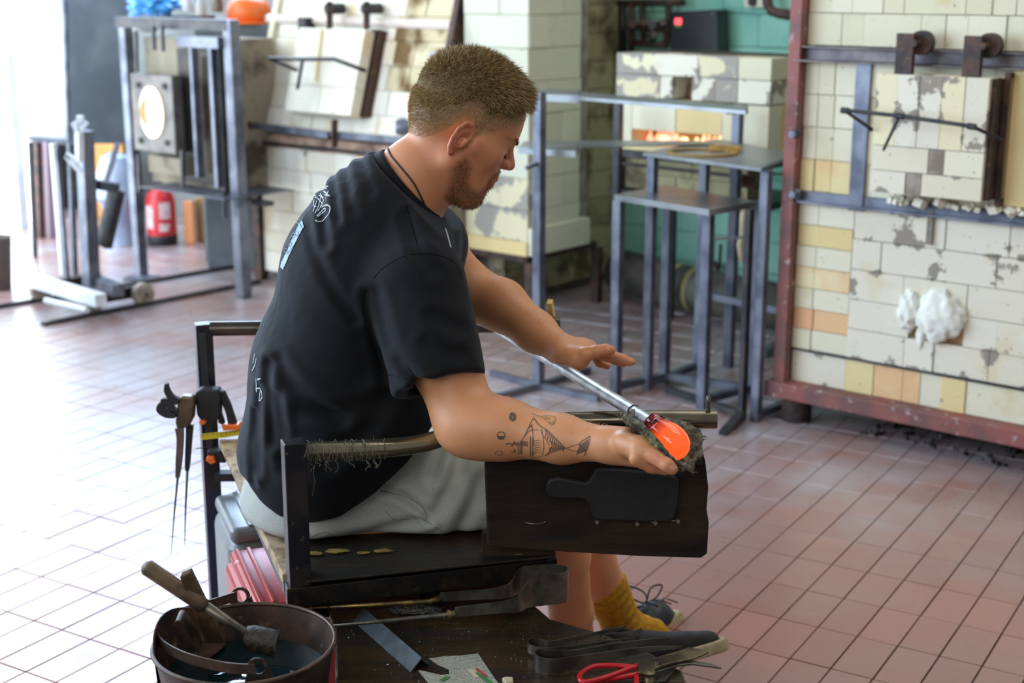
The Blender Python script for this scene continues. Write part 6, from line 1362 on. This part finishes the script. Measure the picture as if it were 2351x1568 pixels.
# ---- T-shirt
hemx = np.array([[*A(x, y, 2.36)[[0, 2]]] for x, y in ((540, 1130), (560, 1135), (590, 1166), (640, 1188), (700, 1196), (780, 1181), (860, 1131), (940, 1056), (1000, 988), (1080, 930))])
npn = np.cross(A(1008, 500, 2.5) - A(868, 350, 2.6), v3(0, 1, 0)); npn /= np.linalg.norm(npn); npn = npn if npn[2] > 0 else -npn; npo = A(868, 352, 2.6)
slA, slB = A(958, 650, 2.375), A(1012, 882, 2.295); sld = (slB - slA) / np.linalg.norm(slB - slA)
slLA, slLB = A(985, 585, 2.74), A(1032, 665, 2.755); slLd = (slLB - slLA) / np.linalg.norm(slLB - slLA)
def xz(x, y, Y=2.36): return A(x, y, Y)[[0, 2]]
GR = [  # folds: (pixel line, width m, depth m)
    ([(760, 402), (785, 440), (806, 486)], .009, .0032), ([(733, 420), (758, 458), (772, 506)], .008, .003), ([(802, 384), (830, 420), (846, 448)], .008, .0028), ([(705, 440), (735, 520), (745, 560)], .009, .005),
    ([(700, 540), (760, 640), (820, 720)], .010, .003), ([(640, 835), (690, 880), (790, 950)], .014, .006), ([(612, 840), (618, 930), (628, 1010)], .009, .006), ([(592, 900), (588, 1000), (592, 1080)], .008, .005), ([(575, 960), (572, 1040), (580, 1110)], .007, .004),
    ([(640, 900), (650, 1000), (660, 1060)], .010, .005), ([(870, 660), (905, 760), (1000, 850)], .012, .005), ([(1000, 690), (1040, 712), (1060, 722)], .010, .003), ([(990, 745), (1035, 765), (1062, 772)], .010, .003), ([(930, 790), (980, 825), (1040, 835)], .009, .0025),
    ([(845, 660), (862, 760), (884, 860)], .008, .0035), ([(900, 900), (830, 980), (760, 1040)], .016, .005), ([(880, 900), (800, 930), (700, 930)], .014, .004), ([(930, 500), (960, 560), (1000, 600)], .010, .004)]
GRp = [(np.array([xz(*p, 2.38) for p in l]), w, d) for l, w, d in GR]
def shirt(P):
    d = torso(P, .003); q2 = P[:, [0, 2]]
    d = smin(d, chain(P, [A(900, 520, 2.56), A(948, 420, 2.55)], [.110, .078], .03), .05)
    d = smin(d, chain(P, [A(905, 560, 2.47), A(960, 560, 2.43)], [.105, .06], .03), .05); d = smin(d, chain(P, [A(920, 530, 2.62), A(985, 560, 2.68)], [.105, .075], .03), .05)
    d = smin(d, chain(P, [A(760, 1080, 2.47), A(880, 1020, 2.465)], [.118, .112], .03), .06); d = smin(d, ell(P, A(905, 930, 2.50), (.085, .15, .13)), .06)
    s = cone(P, slA, slB + sld * .05, .084, .0765); s = smax(s, (P - slB) @ sld, .004); s = np.maximum(s, -cone(P, slB - sld * .05, slB + sld * .15, .060, .066))
    d = smin(d, s, .03)
    d = smin(d, smax(cone(P, slLA, slLB, .068, .068), (P - slLB) @ slLd, .004), .03)
    fo = np.zeros(len(P)); ns = P[:, 1] < YC + .06
    for pl, w, dp in GRp:
        e = seg2(q2, pl); fo += dp * (np.exp(-(e / w) ** 2) - .55 * np.exp(-((e - w * 1.9) / w) ** 2))
    d = d + fo * ns + .0016 * vnoise(P * v3(1, 1, .5), 42, 7) + .0008 * vnoise(P, 120, 8)
    d = smax(d, np.interp(P[:, 0], hemx[:, 0], hemx[:, 1]) - P[:, 2] + .004 * np.sin(P[:, 1] * 40), .006)
    return smax(d, (P - npo) @ npn, .004)
slo = np.array([spine[3][0] - .26, 2.15, spine[4][2] - .2]); shi = np.array([A(1110, 860, 2.2)[0] + .04, 2.95, A(860, 340, 2.5)[2] + .12])
Vt, Ft = sdf_mesh(shirt, slo, shi, .0034, lip=1.5)
mk = N('black_cotton'); p = mk.pos(); mk.col(mk.mix(mk.noise(p, 900, 2), rgb(14, 16, 19), rgb(21, 23, 27))); mk.b.inputs['Roughness'].default_value = .85; mk.b.inputs['Specular IOR Level'].default_value = .25
mk.b.inputs['Sheen Weight'].default_value = .14; mk.b.inputs['Sheen Roughness'].default_value = .4; mk.b.inputs['Sheen Tint'].default_value = (.55, .65, .85, 1); mk.bump(mk.noise(p, 1400, 2), .15, .0006)
tee, Vt = npmesh('t_shirt', Vt, Ft, mk.m, man, None, 2); tee['label'] = 'black short sleeved t-shirt with white print on the back'
tb_ = bvh_of(Vt, Ft)
m_pr = M('white_shirt_print', rgb(196, 206, 214), None, rough=.7); m_pb = M('pale_blue_print', rgb(140, 166, 184), rgb(160, 184, 196), 30, .7)
k2 = 160 / 784; T2 = lambda pts: [(640 + x * k2, 380 + y * 320 / 1568) for x, y in pts]
S_ = []
def sp_(pts, w=.0016): S_.append(stroke(tb_, T2(pts), w, .0010, 2))
for p_ in ([(505, 150), (570, 190)], [(545, 135), (535, 215)], [(490, 185), (560, 200)], [(500, 235), (545, 260)], [(520, 215), (505, 290)], [(560, 240), (500, 225)], [(465, 215), (462, 300)], [(440, 205), (435, 330)],
           [(385, 280), (440, 300)], [(380, 330), (420, 350)], [(405, 300), (385, 390)], [(480, 270), (540, 310)], [(520, 300), (575, 350)], [(560, 290), (530, 380)], [(570, 345), (520, 330)], [(470, 320), (515, 400)], [(450, 340), (510, 360)],
           [(440, 380), (500, 430)], [(480, 350), (450, 440)], [(500, 400), (470, 470)], [(400, 390), (395, 460)], [(395, 460), (430, 465)], [(430, 400), (390, 520)], [(460, 440), (410, 540)], [(510, 420), (440, 520)], [(415, 360), (455, 385)]): sp_(p_)
sp_([(490, 470), (540, 445), (578, 470), (570, 540), (530, 590), (490, 630), (430, 632), (418, 615)], .002); sp_([(520, 480), (460, 540), (430, 575)], .002); sp_([(520, 480), (535, 500), (490, 540), (440, 580)], .0016)
obj('back_lettering', merge(S_), m_pr, tee); S_.clear()
for a in range(14): f = a / 13; sp_([(245 - f * 215, 640 + f * 470), (262 - f * 200, 720 + f * 420)], .011)
obj('print_panel', merge(S_), m_pb, tee); S_.clear()
def sp2(pts, w=.0012): S_.append(stroke(tb_, T2(pts), w, .0018, 2))
for cx, cy in ((172, 790), (210, 770), (135, 890), (92, 960)): sp2([(cx + 18 * math.cos(t), cy + 24 * math.sin(t)) for t in [k * .9 for k in range(8)]], .001)
sp2([(150, 690), (190, 650), (240, 660), (262, 700)]); sp2([(60, 960), (110, 860), (190, 740)]); sp2([(100, 1000), (180, 900), (240, 780)]); sp2([(250, 640), (285, 590)], .0014); sp2([(240, 620), (270, 610)], .001)
obj('print_lines', merge(S_), M('dark_print', rgb(40, 50, 70)), tee); S_.clear()
for pts in ([(586, 812), (582, 834)], [(590, 822), (586, 840), (580, 851)], [(592, 871), (599, 870)], [(588, 892), (598, 891)], [(589, 868), (590, 900)], [(600, 892), (596, 920), (603, 912), (601, 896)]): S_.append(stroke(tb_, pts, .0024, .0012, 2))
S_.append(stroke(tb_, [(1022, 525), (1028, 545), (1034, 568)], .004, .001, 3)); obj('chest_lettering', merge(S_), m_pr, tee)
S_ = [stroke(tb_, l, .0008, .0004, 4) for l in ([(858, 640), (880, 615), (930, 588), (985, 583), (1040, 600), (1062, 640)], [(842, 665), (832, 700), (850, 780), (880, 860)], [(922, 432), (938, 490), (962, 575)], [(893, 860), (950, 872), (1030, 868), (1102, 848)])]
obj('seams', merge(S_), M('dark_seam', rgb(8, 9, 11), None, rough=1, spec=0), tee)
# collar rib
cpts = []
import itertools
nkc = [A(868, 352, 2.55), A(1010, 505, 2.55)]; cc_ = (nkc[0] + nkc[1]) / 2; e1 = (nkc[1] - nkc[0]) / 2; e2 = v3(0, .088, 0)
for a in np.linspace(0, 2 * math.pi, 49):
    o = cc_ + e1 * math.cos(a) * 1.0 + e2 * math.sin(a) + npn * .002; cpts.append(Vector(o))
g = G(); g.ribbon(cpts, [Vector(npn) * .016 + (Vector(cc_) - c).normalized() * .006 for c in cpts], .003, [(c - Vector(cc_)).normalized() for c in cpts]); obj('collar', g, mk.m, tee, True)

# ---- shorts
m_sw = N('grey_marl_jersey'); p = m_sw.pos(); m_sw.col(m_sw.mix(m_sw.ramp(m_sw.noise(p, 700, 3), .35, .65), rgb(150, 154, 150), rgb(178, 180, 172))); m_sw.b.inputs['Roughness'].default_value = .9; m_sw.bump(m_sw.noise(p, 1100, 2), .25, .0008)
GS = [([(870, 1128), (930, 1142), (975, 1168), (985, 1190)], .007, .007), ([(700, 1235), (850, 1222), (960, 1192)], .010, .006), ([(1060, 1060), (1030, 1130), (1000, 1170)], .012, .007), ([(1110, 1110), (1070, 1190), (1040, 1240)], .012, .006), ([(1010, 1060), (990, 1100)], .01, .005), ([(1040, 1040), (1060, 1100), (1110, 1150)], .012, .004), ([(700, 1250), (760, 1230), (820, 1252)], .007, .004)]
GSp = [(np.array([xz(*p_, 2.38) for p_ in l]), w, d) for l, w, d in GS]
def shorts(P):
    d = ell(P, A(738, 1140, 2.55), (.150, .205, .118)); q2 = P[:, [0, 2]]
    d = smin(d, chain(P, [A(760, 1150, 2.475), A(1000, 1142, 2.475), A(1160, 1130, 2.49), A(1240, 1140, 2.50)], [.098, .101, .096, .085], .03), .05)
    d = smin(d, chain(P, [A(780, 1150, 2.68), A(1050, 1125, 2.70), A(1200, 1110, 2.72)], [.10, .1, .088], .03), .05)
    fo = np.zeros(len(P))
    for pl, w, dp in GSp:
        e = seg2(q2, pl); fo += dp * (np.exp(-(e / w) ** 2) - .5 * np.exp(-((e - w * 1.9) / w) ** 2))
    d = d + fo * (P[:, 1] < YC) + .0022 * vnoise(P, 36, 12) + .0008 * vnoise(P, 110, 13)
    return smax(d, .487 - P[:, 2], .02)
Vq, Fq = sdf_mesh(shorts, spine[3] - v3(.2, .42, .3), np.array([A(1300, 1100, 2.5)[0] + .1, 2.98, spine[3][2] + .2]), .0036, lip=1.5)
sho, Vq = npmesh('shorts', Vq, Fq, m_sw.m, man, None, 2); sho['label'] = 'light grey jersey shorts'
qb = bvh_of(Vq, Fq)
S_ = [stroke(qb, l, .0011, .0006, 4) for l in ([(968, 1190), (1000, 1210), (1035, 1232), (1048, 1240)], [(872, 1127), (930, 1140), (966, 1160), (980, 1185), (972, 1195)], [(700, 1240), (745, 1222), (780, 1240), (812, 1258)], [(886, 1172), (905, 1192), (940, 1190)])]
obj('shorts_seam', merge(S_), M('shadow_grey_seam', rgb(112, 114, 112)), sho)
# ---- sock and shoes
def skf(P):
    t = (anL - knL) / np.linalg.norm(anL - knL); d = chain(P, [knL + (anL - knL) * .66, anL, anL + v3(.07, .03, -.035)], [.050, .043, .038], .02)
    pl = v3(.62, 0, -.78); c = A(1370, 1368, 2.85); d = smax(d, -((P - c) @ pl), .003); return d + .0012 * np.sin(((P - anL) @ t) * 260)
Vx, Fx = sdf_mesh(skf, anL - .2, anL + .2, .003); 
m_sock = M('mustard_knit', rgb(196, 144, 22), rgb(170, 120, 14), 90, .9, 0, .5, 500)
so, _ = npmesh('sock', Vx, Fx, m_sock, man, None, 1); so['label'] = 'mustard yellow sock'
def shoe(nm, heel, toe, up, wid, mat, lab, laces):
    ax = (toe - heel); L = np.linalg.norm(ax); ax = ax / L; up = up - ax * (up @ ax); up /= np.linalg.norm(up); sd = np.cross(ax, up); R = np.stack([ax, up, sd], 1)
    def loc(P): return (P - heel) @ R
    def upper(P):
        q = loc(P); d = cone(q * v3(1, 1, 1), v3(.035, .035, 0), v3(.1, .030, 0), .037, .036); d = smin(d, cone(q, v3(.1, .028, 0), v3(L - .04, .010, 0), .036, .026), .02)
        d = smin(d, cone(q, v3(.04, .05, 0), v3(.045, .075, 0), .035, .036), .02); d = smax(d, -(q[:, 1] - .0), .004); d = smax(d, q[:, 1] - (.092 - .25 * np.clip(q[:, 0] - .02, 0, 9)), .006); d = np.maximum(d, -cone(q, v3(.05, .07, 0), v3(.055, .14, 0), .026, .03))
        return d + .001 * vnoise(P, 90, 4)
    def sole(P):
        q = loc(P); w_ = np.interp(q[:, 0], [0, .04, .13, .2, L], [.028, .034, .036, .044, .02]); d = np.maximum(np.abs(q[:, 2]) - w_, np.maximum(-q[:, 0] - .004, q[:, 0] - L)); e = np.hypot(np.maximum(q[:, 0] - (L - .045), 0) , q[:, 2]) - .045; d = smax(d, np.where(q[:, 0] > L - .045, e, -.05), .004)
        return smax(d, np.abs(q[:, 1] - .0) - .013, .005)
    lo = np.minimum(heel, toe) - .12; hi = np.maximum(heel, toe) + .14
    a, b = sdf_mesh(upper, lo, hi, .003); o, _ = npmesh(nm, a, b, mat, man, None, 1); o['label'] = lab
    a, b = sdf_mesh(sole, lo, hi, .003); npmesh('shoe_sole', a, b, M('cream_rubber_' + ('a' if laces else 'b'), rgb(176, 164, 128), rgb(150, 138, 104), 40, .7), o, None, 1)
    W_ = lambda x, y, z: Vector(heel + R @ v3(x, y, z)); g = G()
    for k in range(4): x = .095 + k * .02; y = .070 - k * .009; g.tube([W_(x, y - .012, -.03), W_(x + .004, y + .002, -.01), W_(x - .004, y + .002, .01), W_(x, y - .012, .03)], .002, 6)
    if laces:
        g.tube(smooth_path([W_(.09, .07, 0), W_(.075, .10, -.02), W_(.10, .115, -.035), W_(.12, .085, -.02), W_(.095, .07, 0)], 5), .0022, 6); g.tube(smooth_path([W_(.09, .07, 0), W_(.11, .10, .02), W_(.135, .09, .03), W_(.12, .07, .012), W_(.095, .07, 0)], 5), .0022, 6)
    obj('laces', g, m_rubber, o, True); return o
m_sh1 = M('blue_black_leather', rgb(38, 44, 56), rgb(28, 32, 40), 20, .4); m_sh2 = M('black_suede', rgb(24, 23, 25), rgb(34, 31, 30), 60, .7)
shoe('shoe', A(1462, 1496, 2.98), A(1552, 1408, 3.10), v3(-.45, .1, .9), .08, m_sh1, 'farther blue black shoe with a loose lace', True)
shoe('shoe', A(1390, 1548, 2.74), A(1672, 1476, 2.70), v3(-.08, .30, 1.), .08, m_sh2, 'nearer black suede shoe with the sole turned to the camera', False)
